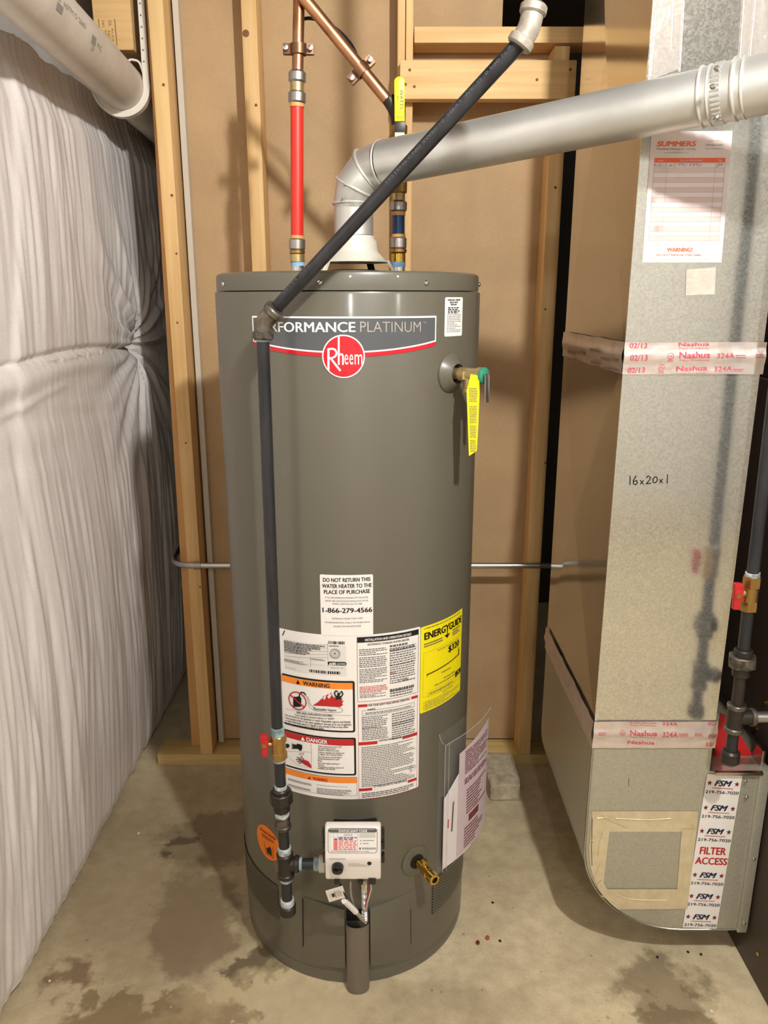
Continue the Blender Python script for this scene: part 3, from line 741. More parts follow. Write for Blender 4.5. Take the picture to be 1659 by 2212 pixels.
# ---- big instruction label; K() turns a detail crop into photo pixels
K = lambda x, y: (590+x/3.858, 1220+y/3.858)
u0 = onT((601, 1360))[0]; u1 = onT((908, 1353))[0]; v1_, v0_ = 0.8080, 0.4555
big = Ink(T, 0.0006).rrect(u0, v0_, u1, v1_, 0.004).build('instruction_label', 'sticker_white', wh, label='large white instruction and warning label')
blk = Ink(T, 0.0012); gry = Ink(T, 0.0012); red = Ink(T, 0.0012); org = Ink(T, 0.0012); wht = Ink(T, 0.0022); top = Ink(T, 0.0018); rtop = Ink(T, 0.0018); pl = Ink(T, 0.0010)
def bx(a, b): return T.inv(K(*a)) + T.inv(K(*b))
blk.strokepx([K(82, 585), K(98, 548)], 0.0022)
# rating plate
a = bx((92, 615), (612, 925)); pl.rrect(a[0], a[3], a[2], a[1], 0.001)
gry.linespx(K(95, 622), K(450, 770), 7, seed=3, h=0.62, last=0.5); gry.linespx(K(97, 775), K(300, 840), 4, seed=5, h=0.5, last=0.3); gry.linespx(K(320, 775), K(440, 800), 2, seed=6, h=0.5); gry.linespx(K(320, 822), K(440, 836), 1, seed=7, h=0.5); gry.linespx(K(105, 845), K(195, 870), 2, seed=9, h=0.45)
for y in (650, 678, 705, 730, 757): blk.strokepx([K(96, y), K(452, y+14)], 0.0004)
blk.strokepx([K(455, 650), K(458, 850)], 0.0005); blk.strokepx([K(312, 765), K(312, 850)], 0.0005)
rnd = random.Random(5)
def bars(ik, a, b, n):
    A = T.inv(K(*a)); B = T.inv(K(*b)); x = A[0]
    while x < B[0]:
        wd = rnd.choice((1, 1, 2, 3))*(B[0]-A[0])/n/2; ik.rect(x, B[1], min(x+wd, B[0]), A[1]); x += wd+rnd.choice((1, 1, 2))*(B[0]-A[0])/n/2
bars(blk, (462, 633), (600, 662), 26); bars(blk, (303, 868), (565, 912), 22); blk.linespx(K(465, 668), K(560, 682), 1, seed=2, h=0.6)
c = T.inv(K(516, 738)); rr = abs(T.inv(K(560, 738))[0]-c[0]); gry.ring(c[0], c[1], rr*0.90, rr, 30); gry.ring(c[0], c[1], rr*0.68, rr*0.73, 30)
for k in range(8):
    an = k*PI/4; gry.stroke([(c[0]+rr*.3*math.cos(an), c[1]+rr*.3*math.sin(an)), (c[0]+rr*.6*math.cos(an), c[1]+rr*.6*math.sin(an))], 0.0006)
blk.ell(c[0], c[1], rr*.16, rr*.16, 12)
a = bx((455, 803), (613, 838)); blk.rrect(a[0], a[3], a[2], a[1], 0.0035)
wht.textpx('AHRI', K(468, 832), K(523, 831), 5.5, 0.03); wht.textpx('CERTIFIED', K(530, 830), K(605, 829), 3.6, 0.0); blk.textpx('ANSI Z21.10.1', K(480, 862), K(590, 862), 2.6)
# warning / danger boxes
def hazard(xr, z1, z0, band, ink, th, word, ua, ub, vt, cap, wcol, tri):
    ul = T.inv(K(110, 1300))[0]-.006; ur = T.inv(K(xr, 1300))[0]
    blk.mark().rrect(ul, z0, ur, z1, 0.004 if th > .002 else 0.0005); blk.mark()
    Ink(T, 0.0015).rrect(ul, z0+th, ur-th, z1-th, 0.002 if th > .002 else 0.0003).build('hazard_panel', 'sticker_white', big)
    ink.mark(); ink.rect(ul, band, ur-th, z1-th)
    u0_, u1_ = T.inv(K(ua, 1300))[0], T.inv(K(ub, 1300))[0]; wcol.text(word, u0_, vt, u1_, cap, 0.02)
    tu = T.inv(K(tri, 1300))[0]; h = cap*.5
    wcol.mark(); wcol.poly([(tu-h, vt), (tu+h, vt), (tu, vt+cap*1.02)]); wcol.mark()
org.n = red.n = 0.0019; top.n = rtop.n = 0.0024; wht.n = 0.0024
hazard(683, .7145, .6050, .6975, org, 0.0038, 'WARNING', 262, 480, .6995, .0086, top, 222)
hazard(688, .5935, .5100, .5765, red, 0.0038, 'DANGER', 277, 452, .5785, .0086, wht, 247)
hazard(693, .5060, .4640, .4930, org, 0.0006, 'WARNING', 322, 447, .4945, .0072, rtop, 292)
# pictograms: crossed petrol can, hose, flames and figure
top.poly([T.inv(K(*p)) for p in ((172, 1105), (182, 1090), (190, 1098), (226, 1088), (240, 1110), (238, 1178), (172, 1180))])
top.mark().strokepx([K(222, 1095), K(225, 1072), K(240, 1058), K(262, 1062), K(275, 1080)], 0.0026)
c = T.inv(K(207, 1128)); r_ = abs(T.inv(K(283, 1128))[0]-c[0]); rtop.mark().ring(c[0], c[1], r_*0.88, r_, 36, 1.0); rtop.n = 0.0028
rtop.strokepx([K(150, 1080), K(262, 1178)], 0.0026)
top.mark().strokepx([K(275, 1085), K(290, 1110), K(296, 1150), K(310, 1185), K(340, 1208), K(420, 1222), K(520, 1226), K(570, 1222), K(582, 1208), K(570, 1192), K(545, 1194)], 0.0006)
top.strokepx([K(290, 1090), K(302, 1115), K(308, 1145), K(325, 1170), K(350, 1188)], 0.0006)
rtop.mark().poly([T.inv(K(*p)) for p in ((335, 1166), (375, 1140), (410, 1108), (432, 1120), (446, 1092), (470, 1112), (492, 1075), (506, 1100), (540, 1098), (560, 1115), (580, 1105), (572, 1130), (590, 1125), (575, 1150), (584, 1160), (560, 1180), (440, 1172))])
for a, b, c_ in (((415, 1100), (430, 1080), (420, 1110)), ((440, 1085), (470, 1068), (452, 1098)), ((478, 1070), (486, 1050), (488, 1080))): rtop.poly([T.inv(K(*p)) for p in (a, b, c_)])
top2 = Ink(T, 0.0030); c = T.inv(K(548, 1072)); top2.ell(c[0], c[1], 0.0030, 0.0034, 14)
top2.polypx([K(*p) for p in ((522, 1085), (548, 1082), (572, 1092), (565, 1118), (545, 1112), (525, 1122))])
top2.strokepx([K(524, 1090), K(512, 1062), K(525, 1044), K(540, 1052)], 0.0024); top2.strokepx([K(570, 1094), K(582, 1072), K(574, 1050), K(560, 1058)], 0.0024)
top2.build('pictogram_figure', 'ink_black', big)
top.textpx('Flammable Vapors', K(340, 1203), K(528, 1216), 5.2, 0.01)
top.textpx('FIRE AND EXPLOSION HAZARD', K(202, 1234), K(497, 1260), 4.3, 0.012)
top.textpx('Can result in serious injury or death.', K(188, 1253), K(512, 1284), 4.0, 0.006)
for t, a, b in (('Do not store or use gasoline or other flammable vapors and liquids', (108, 1252), (645, 1311)), ('in the vicinity of this or any other appliance. Storage of or use of gasoline', (106, 1275), (652, 1333)), ('or other flammable vapors or liquids in the vicinity of this or any other', (108, 1298), (627, 1354)), ('appliance can result in serious injury or death.', (110, 1320), (428, 1366))):
    top.textpx(t, K(*a), K(*b), 4.0, 0.01)
top.strokepx([K(110, 1195), K(300, 1222), K(652, 1250)], 0.0004)
# tap and hand
top.mark().polypx([K(*p) for p in ((170, 1488), (200, 1496), (205, 1484), (245, 1496), (248, 1520), (240, 1545), (222, 1542), (215, 1530), (195, 1528), (170, 1530))])
top.polypx([K(*p) for p in ((110, 1490), (128, 1484), (145, 1500), (132, 1524), (110, 1518))])
for p, q in (((165, 1485), (165, 1530)),): top.strokepx([K(*p), K(*q)], 0.0015)
top.strokepx([K(318, 1488), K(322, 1560)], 0.0004); top.strokepx([K(112, 1545), K(300, 1555), K(322, 1560), K(324, 1690)], 0.0004); top.strokepx([K(120, 1578), K(200, 1660), K(290, 1685)], 0.0004)
rtop.textpx('HOT', K(222, 1580), K(265, 1582), 5, 0.0)
rtop.mark().polypx([K(*p) for p in ((232, 1625), (262, 1618), (300, 1632), (322, 1668), (322, 1690), (270, 1660), (240, 1640))])
top.mark()
for p in (((240, 1615), (205, 1598)), ((238, 1622), (198, 1616)), ((238, 1630), (204, 1634)), ((245, 1638), (218, 1650)), ((258, 1618), (236, 1590))): top.strokepx([K(*p[0]), K(*p[1])], 0.0016)
for i, (t, x1) in enumerate((('Water temperature over 125F', 572), ('can cause severe burns', 520), ('instantly or death from scalds.', 553), ('Children, disabled and elderly are', 594), ('at highest risk of being scalded.', 580), ('See instruction manual before', 572), ('setting temperature at water', 556), ('heater.', 412), ('Feel water before bathing or', 556), ('showering.', 428), ('Temperature limiting valves are', 588), ('available, see manual.', 520))):
    y = (1517, 1532, 1547, 1567, 1583, 1604, 1620, 1635, 1657, 1671, 1689, 1702)[i]; gry.textpx(t, K(376, y-4), K(x1, y+4), 3.6, 0.004)
gry.n = 0.0019
gry.linespx(K(130, 1790), K(335, 1822), 2, seed=31, h=0.5); gry.linespx(K(130, 1835), K(325, 1868), 3, seed=33, h=0.5); gry.linespx(K(365, 1830), K(632, 1845), 1, seed=34, h=0.6); gry.linespx(K(365, 1850), K(655, 1920), 5, seed=35, h=0.5)
# right column, upper box
q = bx((698, 612), (1203, 1122)); q2 = T.inv(K(698, 575)); blk.frame(q[0], T.inv(K(950, 1118))[1], q[2], T.inv(K(950, 590))[1], 0.0006)
zt_, zb_ = T.inv(K(950, 583))[1], T.inv(K(950, 628))[1]; blk.rect(q[0], zb_, q[2], zt_)
wht.textpx('INSTALLATION AND OPERATION DETAILS', K(765, 633), K(1146, 582), 5.4, 0.014)
blk.textpx('AUTOMATIC STORAGE WATER HEATER', K(784, 672), K(1133, 626), 4.2, 0.012)
g2 = Ink(T, 0.0012); r2 = Ink(T, 0.0012)
def col_lines(ik, a, b, n, seed, h=0.55): A = T.inv(K(*a)); B = T.inv(K(*b)); ik.lines(A[0], A[1], B[0], B[1], n, seed=seed, h=h*.8, wmin=0.04, wmax=0.13)
col_lines(g2, (716, 700), (950, 740), 4, 41); col_lines(g2, (716, 768), (950, 838), 6, 42); col_lines(g2, (718, 866), (952, 965), 9, 43); col_lines(r2, (720, 1012), (955, 1050), 5, 44); col_lines(g2, (722, 1076), (945, 1090), 3, 45)
col_lines(g2, (970, 660), (1188, 690), 2, 46); col_lines(g2, (970, 690), (1190, 800), 8, 47); col_lines(g2, (972, 830), (1182, 950), 9, 48); col_lines(r2, (972, 898), (1020, 905), 1, 49); col_lines(g2, (972, 1020), (1180, 1030), 1, 50); col_lines(g2, (974, 1040), (1165, 1062), 3, 51)
blk.textpx('WARNING', K(1072, 966), K(1128, 958), 3.2, 0.01); c = T.inv(K(1048, 968)); blk.stroke([(c[0]-.0028, c[1]-.002), (c[0]+.0028, c[1]-.002), (c[0], c[1]+.003), (c[0]-.0028, c[1]-.002)], .0006)
# right column, red framed box
zt_ = T.inv(K(950, 1140))[1]; zb_ = T.inv(K(950, 1930))[1]
r2.frame(q[0]+0.0006, zb_, q[2], zt_, 0.0006)
for ya, yb_, xa, xb_, word, wa, wb in ((1140, 1162, 785, 1150, 'FOR YOUR SAFETY READ BEFORE OPERATING', (792, 1178), (1138, 1122)), (1452, 1478, 868, 1075, 'LIGHTING INSTRUCTIONS', (880, 1472), (1068, 1440)), (1836, 1858, 825, 1120, 'TO TURN GAS OFF TO THE APPLIANCE', (833, 1853), (1113, 1800))):
    z1_, z2_ = T.inv(K(950, ya))[1], T.inv(K(950, yb_))[1]; ua, ub = T.inv(K(xa, ya))[0], T.inv(K(xb_, ya-20))[0]
    r2.rect(q[0]+.0006, z2_, ua, z1_); r2.rect(ub, z2_, q[2], z1_); blk.textpx(word, K(*wa), K(*wb), 4.0, 0.018)
za_, zb2 = T.inv(K(950, 1192))[1], T.inv(K(950, 1232))[1]; ua, ub = T.inv(K(742, 1200))[0], T.inv(K(1175, 1150))[0]; blk.frame(ua, zb2, ub, za_, 0.0005)
blk.textpx('WARNING:', K(785, 1212), K(852, 1203), 3.2, 0.02); g2.lines(ua+.006, za_-.004, ub-.004, zb2+.0015, 3, seed=60, h=.5)
col_lines(g2, (738, 1262), (958, 1345), 7, 61); col_lines(g2, (740, 1352), (960, 1440), 8, 62); col_lines(g2, (988, 1235), (1180, 1300), 6, 63); col_lines(g2, (988, 1315), (1180, 1410), 8, 64)
A = T.inv(K(735, 1500)); B = T.inv(K(1180, 1790)); zz0 = T.inv(K(950, 1490))[1]; zz1 = T.inv(K(950, 1826))[1]
g2.lines(A[0], zz0, B[0], zz1, 24, seed=65, h=.42, wmin=.015, wmax=.05, last=.55)
zz0 = T.inv(K(950, 1872))[1]; zz1 = T.inv(K(950, 1915))[1]; g2.lines(A[0], zz0, B[0], zz1, 3, seed=66, h=.5, wmin=.02, wmax=.09)
c = T.inv(K(1158, 1690)); blk.ring(c[0], c[1], .0075, .0080, 24, .8); blk.stroke([(c[0]-.006, c[1]-.001), (c[0]+.005, c[1]+.001)], .0006); blk.stroke([(c[0]-.004, c[1]-.012), (c[0]-.003, c[1]-.001)], .0006)
pl.build('rating_plate', 'plate_grey', big); blk.build('lettering', 'ink_black', big, split=True); gry.build('fine_print', 'ink_grey', big, kind='stuff'); g2.build('fine_print', 'ink_grey', big, kind='stuff')
red.build('danger_band', 'ink_red', big); r2.build('red_print', 'ink_red', big, kind='stuff'); org.build('warning_band', 'ink_orange', big, split=True); top.build('pictogram', 'ink_black', big, split=True); rtop.build('red_pictogram', 'ink_red', big, split=True); wht.build('white_lettering', 'ink_white', big, split=True)

# ---- yellow energy label
ua, ub = onT((908, 1353))[0]+0.001, onT((998, 1318))[0]; va, vb = 0.8055, 0.6205
yl = Ink(T, 0.0006).rrect(ua, vb, ub, va, 0.003).build('energy_label', 'sticker_yellow', wh, label='yellow energy cost label')
EU = lambda a: ua+(ub-ua)*a
EV = lambda b: va+(vb-va)*b
ik = Ink(T, 0.0012)
ik.text('ENERG', EU(.06), EV(.155), EU(.50), .0150, .035); ik.text('Y', EU(.49), EV(.150), EU(.60), .0150, .035); ik.text('GUIDE', EU(.585), EV(.155), EU(.97), .0150, .035)
ik.rect(EU(.535), EV(.20), EU(.555), EV(.14)); ik.poly([(EU(.475), EV(.19)), (EU(.615), EV(.19)), (EU(.545), EV(.235))])
ik.text('$320', EU(.58), EV(.415), EU(.90), .0135, .03); ik.stroke([(EU(.12), EV(.565)), (EU(.92), EV(.525))], .0022); ik.rect(EU(.885), EV(.52), EU(.905), EV(.44)); ik.poly([(EU(.865), EV(.475)), (EU(.925), EV(.475)), (EU(.895), EV(.50))]); ik.rect(EU(.12), EV(.59), EU(.13), EV(.55))
ik.poly([(EU(.80), EV(.78)), (EU(.985), EV(.78)), (EU(.985), EV(.71)), (EU(.80), EV(.71))])
ik.build('lettering', 'ink_black', yl, split=True)
ik = Ink(T, 0.0012); ik.frame(EU(.05), EV(.82), EU(.985), EV(.30), .0003)
ik.lines(EU(.06), EV(.02), EU(.95), EV(.035), 1, seed=71, h=.6, last=1); ik.lines(EU(.06), EV(.19), EU(.44), EV(.245), 2, seed=72, h=.5); ik.lines(EU(.68), EV(.17), EU(.92), EV(.25), 3, seed=73, h=.5, last=.3)
ik.text('Estimated Yearly Energy Cost', EU(.33), EV(.335), EU(.88), .0038); ik.lines(EU(.42), EV(.605), EU(.75), EV(.62), 1, seed=74, h=.7)
ik.text('First Hour Rating', EU(.48), EV(.70), EU(.77), .0036, .008); ik.text('(How much hot water in one hour)', EU(.28), EV(.735), EU(.86), .0036, .008)
ik.frame(EU(.14), EV(.83), EU(.78), EV(.77), .0003); ik.rect(EU(.40), EV(.83), EU(.405), EV(.77)); ik.rect(EU(.60), EV(.83), EU(.605), EV(.77)); ik.lines(EU(.17), EV(.79), EU(.75), EV(.81), 1, seed=75, h=.6); ik.lines(EU(.45), EV(.845), EU(.72), EV(.858), 1, seed=76, h=.6)
for k in range(4): ik.rect(EU(.06), EV(.88+k*.028), EU(.075), EV(.888+k*.028))
ik.lines(EU(.09), EV(.875), EU(.93), EV(.985), 6, seed=77, h=.3, last=.5); ik.build('fine_print', 'ink_grey', yl, kind='stuff')
Ink(T, .0018).text('60', EU(.86), EV(.74), EU(.91), .004, .02).text('GALLONS', EU(.83), EV(.77), EU(.96), .0028, .01).build('white_lettering', 'sticker_yellow', yl, split=True)

# ---- round orange sticker
cu, cv = onT((578, 1820)); ok = Ink(T, .0006).ell(cu, cv, .039, .040, 44).build('round_sticker', 'sticker_orange', wh, label='round orange sticker')
ik = Ink(T, .0012); ik.text('DO NOT BLOCK', cu-.024, cv+.020, cu+.028, .006, .02); ik.lines(cu-.018, cv+.016, cu+.024, cv+.006, 3, seed=81, h=.4)
ik.stroke([(cu-.012, cv-.002), (cu-.006, cv-.03), (cu+.018, cv-.03), (cu+.018, cv-.002)], .0010); ik.poly([(cu-.002, cv-.026), (cu-.004, cv-.014), (cu+.003, cv-.012), (cu+.006, cv-.006), (cu+.012, cv-.008), (cu+.014, cv-.026)]); ik.build('lettering', 'ink_black', ok, split=True)

# ------------------------------------------------------------------ relief valve, drain valve
def nrm(s): a = s/RT; return Vector((math.sin(a), -math.cos(a), 0)), Vector((math.cos(a), math.sin(a), 0))
s, z = onT((973, 806)); n, tn = nrm(s); c = n*RT + Vector((0, 0, z)); Z = Vector((0, 0, 1))
MB().lathe([(.0345, -.004), (.0345, .002), (.033, .004), (.020, .016), (.0175, .0175), (.0172, .004)], c, n, 40, caps=False).build('port_escutcheon', 'tank_lid_paint', wh, 35)
MB().lathe([(.0174, 0), (.0174, .006)], c, n, 24).build('port_hole', 'dark_void', wh)
rv = MB().lathe([(.0105, .0), (.0105, .022), (.0125, .023), (.0125, .060), (.0145, .061), (.0145, .070), (.012, .071)], c, n, 28)
d0 = c+n*.044; rv.lathe([(.0115, 0), (.0115, .022), (.0135, .023), (.0135, .030), (.0105, .031)], d0, -Z, 26)
rv.box(c+n*.03+Vector((-.004, -.016, -.008)), c+n*.038+Vector((.004, 0.004, .006)))
rv = rv.build('relief_valve', 'pale_brass', wh, 40, label='brass relief valve')
cap = c+n*.071; MB().lathe([(.0145, 0), (.0145, .004), (.011, .0065), (.004, .008)], cap, n, 28).build('valve_cap', 'green_cap', rv)
lv = [cap+n*.009+Z*.004-tn*.004, cap+n*.012+Z*.0-tn*.004, cap+n*.013-Z*.045-tn*.004]
mb = MB()
mb.extrude([lv[0]-tn*.006, lv[0]+tn*.006, lv[1]+tn*.006, lv[2]+tn*.005, lv[2]-tn*.005, lv[1]-tn*.006], n*.0015); mb.build('test_lever', 'steel', rv)
# yellow hang tag, hung from the cap
tc = c+n*.068; Yt = tc.y-.012
tq = [onY(p, Yt) for p in ((1017, 808), (1035, 812), (1036, 850), (1033, 920), (1030, 974), (1013, 985), (1010, 900), (1008, 845))]
tagm = MB().extrude(tq, (0, .0006, 0)).build('hang_tag', 'sticker_yellow', rv, 0, label='yellow hang tag')
PT = PlY(Yt); ik = Ink(PT, .0006)
A, B = PT.inv((1013, 840)), PT.inv((1031, 838)); A2, B2 = PT.inv((1016, 976)), PT.inv((1028, 972))
rnd = random.Random(9)
for i in range(40):
    t = i/39; u0 = A[0]+(A2[0]-A[0])*t; u1 = B[0]+(B2[0]-B[0])*t; v = A[1]+(A2[1]-A[1])*t
    if i in (9, 10, 22, 31): continue
    x = u0
    while x < u1-.001:
        l = rnd.uniform(.0012, .004); e = min(u1, x+l); ik.poly([(x, v), (e, v+.0004), (e, v+.0017), (x, v+.0013)]); x = e+.0006
ik.build('fine_print', 'ink_grey', tagm, kind='stuff')
s, z = onT((898, 1858)); n, tn = nrm(s); c = n*RT + Vector((0, 0, z))
MB().lathe([(.034, -.004), (.034, .0015), (.031, .003), (.0165, .004)], c, n, 40).build('drain_escutcheon', 'tank_lid_paint', wh, 35)
MB().lathe([(.0165, .0042), (.0165, .005)], c, n, 24).build('drain_hole', 'dark_void', wh)
dv = MB().lathe([(.008, .002), (.008, .030), (.0105, .031), (.0105, .046), (.0085, .047), (.0085, .052), (.0118, .054), (.0118, .068), (.0108, .069), (.0065, .069), (.0065, .062)], c, n, 24)
dv.lathe([(.005, 0), (.005, .014), (.007, .016), (.007, .022), (.0045, .024)], c+n*.034, (Z*.95-n*.1), 16)
dvo = dv.build('drain_valve', 'bright_brass', wh, 40, label='shiny brass drain valve')
MB().lathe([(.0062, 0), (.0062, .001)], c+n*.0625, n, 16).build('outlet_bore', 'dark_void', dvo)
# ------------------------------------------------------------------ gas control on the tank
YC = -0.352
ca, cb = onY((700, 1779), YC), onY((823, 1909), YC)
gx0, gx1, gz0 = ca.x, cb.x, cb.z; gz1 = onY((700, 1777), YC+.024).z; gm = (gx0+gx1)/2
zc = onY((760, 1843), YC).z; zlt = onY((760, 1788), YC+.012).z
prof = [(YC+.032, gz0+.004), (YC+.014, gz0), (YC, gz0+.010), (YC-.004, zc-.010), (YC, zc), (YC+.012, zlt), (YC+.020, gz1), (YC+.032, gz1-.002)]
def rprism(x0, x1, prof, name, mt, parent, ch=.005):
    bm = bmesh.new(); a = [bm.verts.new((x0, y, z)) for y, z in prof]; b = [bm.verts.new((x1, y, z)) for y, z in prof]; n_ = len(prof)
    bm.faces.new(a); bm.faces.new(b[::-1])
    for i in range(n_): bm.faces.new([a[i], b[i], b[(i+1) % n_], a[(i+1) % n_]])
    bmesh.ops.recalc_face_normals(bm, faces=bm.faces[:])
    if ch: bmesh.ops.bevel(bm, geom=bm.edges[:], offset=ch, segments=3, affect='EDGES', profile=.5, clamp_overlap=True)
    return MB().bm(bm).build(name, mt, parent, 40)
gc = rprism(gx0, gx1, prof, 'gas_control', 'control_white', wh); gc['label'] = 'white gas control box with knob and status label'
gb = MB().box((gx0+.010, YC+.031, gz0+.010), (gx1-.008, -0.245, gz1-.046), .004)
for zz in (.74, .52, .26): gb.box((gx0-.007, YC+.030, gz0+(gz1-gz0)*zz-.010), (gx1+.007, YC+.044, gz0+(gz1-gz0)*zz+.008), .003)
gb.build('control_bracket', 'gloss_black', gc)
# sloping upper face frame
f0 = Vector((gx0, YC, zc)); f1 = Vector((gx0, YC+.012, zlt)); fu = (f1-f0); GW = gx1-gx0
FR = Frame(f0, (1, 0, 0), fu.normalized()); FH = fu.length
lp = Ink(FR, .0008).rrect(.006, .0005, GW-.007, FH-.0005, .006).build('status_label_border', 'gloss_black', gc)
Ink(FR, .0012).rrect(.0068, .0013, GW-.0078, FH-.0013, .0055).build('status_label', 'sticker_white', gc)
bz = FH-.0085
ik = Ink(FR, .0016); ik.rrect(.0072, bz, GW-.0082, FH-.0022, .003); ik.frame(.010, .006, .062, bz-.001, .0003); ik.rect(.0165, .006, .0168, bz-.001); ik.rect(.024, .006, .0243, bz-.001); ik.rect(.010, bz-.008, .062, bz-.0078)
ik.text('STATUS', .036, bz-.0065, .052, .004, 0.0)
rnd = random.Random(3); x = .070
while x < .096: w_ = rnd.choice((.0003, .0006, .0009)); ik.rect(x, .0075, x+w_, .0115); x += w_+.0007
ik.rect(.065, .0075, .068, .0115); ik.lines(.012, .0028, .09, .0048, 1, seed=4, h=.5); ik.build('status_lettering', 'ink_grey', gc, kind='stuff')
Ink(FR, .002).text('STATUS LIGHT CODE', .026, bz+.0012, .080, .0040, .03).build('status_lettering', 'ink_white', gc)
ik = Ink(FR, .0016); ik.rect(.0172, .0065, .0238, bz-.014); ik.lines(.026, bz-.0140, .061, .0065, 5, seed=11, h=.62, wmin=.1, wmax=.3); ik.build('status_lettering', 'ink_pink', gc, kind='stuff')
ik = Ink(FR, .0016); ik.lines(.026, bz-.0085, .061, bz-.0140, 2, seed=12, h=.6, wmin=.1, wmax=.3); ik.rect(.0175, bz-.0135, .0235, bz-.0115); ik.build('status_lettering', 'ink_blue', gc, kind='stuff')
ik = Ink(FR, .0016); ik.lines(.065, bz-.001, .097, bz-.010, 3, seed=13, h=.4); ik.lines(.072, bz-.014, .093, bz-.0165, 1, seed=14, h=.7); ik.lines(.072, bz-.0195, .093, bz-.022, 1, seed=15, h=.7); ik.rect(.067, bz-.0165, .069, bz-.014); ik.rect(.067, bz-.022, .069, bz-.0195); ik.build('status_lettering', 'ink_soft', gc, kind='stuff')
# lower face: dial, light, sockets
LF = Frame((gx0, YC-.004, zc-.010), (1, 0, 0), Vector((0, .004, gz0+.010-(zc-.010)))*-1 if False else Vector((0, -.004, (zc-.010)-(gz0+.010))).normalized()); LF.o = Vector((gx0, YC, gz0+.010)); LH = zc-.010-(gz0+.010)
kc = LF.pt(.024, LH*.62, 0)
MB().lathe([(.0118, .0), (.0118, .003), (.0105, .009), (.009, .010), (.0, .0104)], kc, LF.n, 30, caps=False).build('dial_knob', 'gloss_black', gc, 40)
MB().box(kc+Vector((-.0085, -.016, -.0022)), kc+Vector((.0085, -.009, .0022)), .001).build('dial_grip', 'gloss_black', gc)
ik = Ink(LF, .0006)
for k in range(9):
    a = math.radians(-60+k*37); cx, cy = .024+.0150*math.cos(a), LH*.62+.0150*math.sin(a); ik.stroke([(cx, cy), (cx+.0018*math.cos(a), cy+.0018*math.sin(a))], .0005)
ik.lines(.0085, LH*.62+.0215, .040, LH*.62+.0175, 2, seed=21, h=.4); ik.lines(.044, LH*.62+.010, .084, LH*.62+.001, 4, seed=22, h=.3, last=.3); ik.text('HOT', .004, LH*.62-.001, .0095, .0016); ik.text('VERY HOT', .018, LH*.62-.0185, .032, .0018)
ik.build('dial_markings', 'ink_soft', gc, kind='stuff')
MB().lathe([(.0042, 0), (.0038, .0012), (.0, .0012)], LF.pt(.084, LH*.80, 0), LF.n, 18, caps=False).build('status_light', 'dark_iron', gc)
for a, b, c_ in ((.017, .027, .010), (.062, .072, .007), (.082, .096, .013)):
    p = LF.pt(a, -.009, .001); q = LF.pt(b, -.009+c_, .004); MB().box((p.x, YC-.0035, p.z), (q.x, YC+.012, q.z), .001).build('socket', 'gloss_black', gc)
# wires below the control
P = lambda x, y, Y: onY((x, y), Y)
MB().tube(fillet([P(757, 1902, -.335), P(757, 1930, -.325), P(770, 1965, -.302), P(778, 1985, -.285)], .02), .0024, 8).build('pilot_tube', 'steel', wh)
fx = [P(786, 1900, -.335), P(787, 1940, -.318), P(788, 1975, -.298), P(789, 1992, -.288)]
mb = MB(); MBp = fillet(fx, .03, 10); pts = []
for i in range(len(MBp)-1):
    for k in range(8): pts.append(MBp[i].lerp(MBp[i+1], k/8))
mb.tube(pts, [.0052+.0012*math.sin(i*1.3) for i in range(len(pts))], 12).build('flex_gas_tube', 'steel', wh, 60, label='corrugated steel burner tube')
MB().box(P(781, 1898, -.334), P(793, 1922, -.326), .001).build('tube_fitting', 'chrome', wh)
MB().tube(fillet([P(798, 1902, -.345), P(803, 1918, -.342), P(795, 1945, -.33), P(789, 1965, -.31), P(792, 1988, -.29)], .03), .0013, 6).build('wire', 'white_wire', wh)
MB().tube(fillet([P(796, 1902, -.345), P(799, 1920, -.34), P(790, 1950, -.325), P(786, 1985, -.29)], .03), .0011, 6).build('wire', 'ink_red', wh)
MB().tube(fillet([P(722, 1898, -.345), P(735, 1910, -.348), P(744, 1930, -.345), P(752, 1948, -.338)], .02), .0018, 6).build('wire', 'black_rubber', wh)
tgq = [P(703, 1925, -.350), P(740, 1914, -.352), P(748, 1938, -.342), P(711, 1949, -.340)]
wt = MB().extrude(tgq, (0, .0006, .0003)).build('wire_tag', 'sticker_white', wh, 0, label='small white tag on the control wire')
ux = (tgq[1]-tgq[0]); uy = (tgq[0]-tgq[3]); ik = Ink(Frame(tgq[3], ux, uy), .0007); ik.rect(.28, .35, .42, .65); ik.rect(.46, .2, .49, .8); ik.build('tag_print', 'ink_black', wt, kind='stuff')
ik = Ink(Frame(tgq[3], ux, uy), .0007); ik.lines(.55, .25, .85, .8, 5, seed=3, h=.35); ik.lines(.15, .3, .25, .7, 3, seed=4, h=.35); ik.build('tag_print', 'ink_soft', wt, kind='stuff')
q0, q1 = P(745, 1946, -.340), P(769, 1970, -.322)
mb = MB(); mb.cyl(q0, q1, .0058, 6); mb.cyl(q0, q0+(q0-q1).normalized()*.003, .0068, 6); mb.build('wire_connector', 'sticker_white', wh, 30)
MB().tube([q1, P(782, 1985, -.305), P(790, 1992, -.29)], .0042, 8).build('foil_lead', 'chrome', wh)

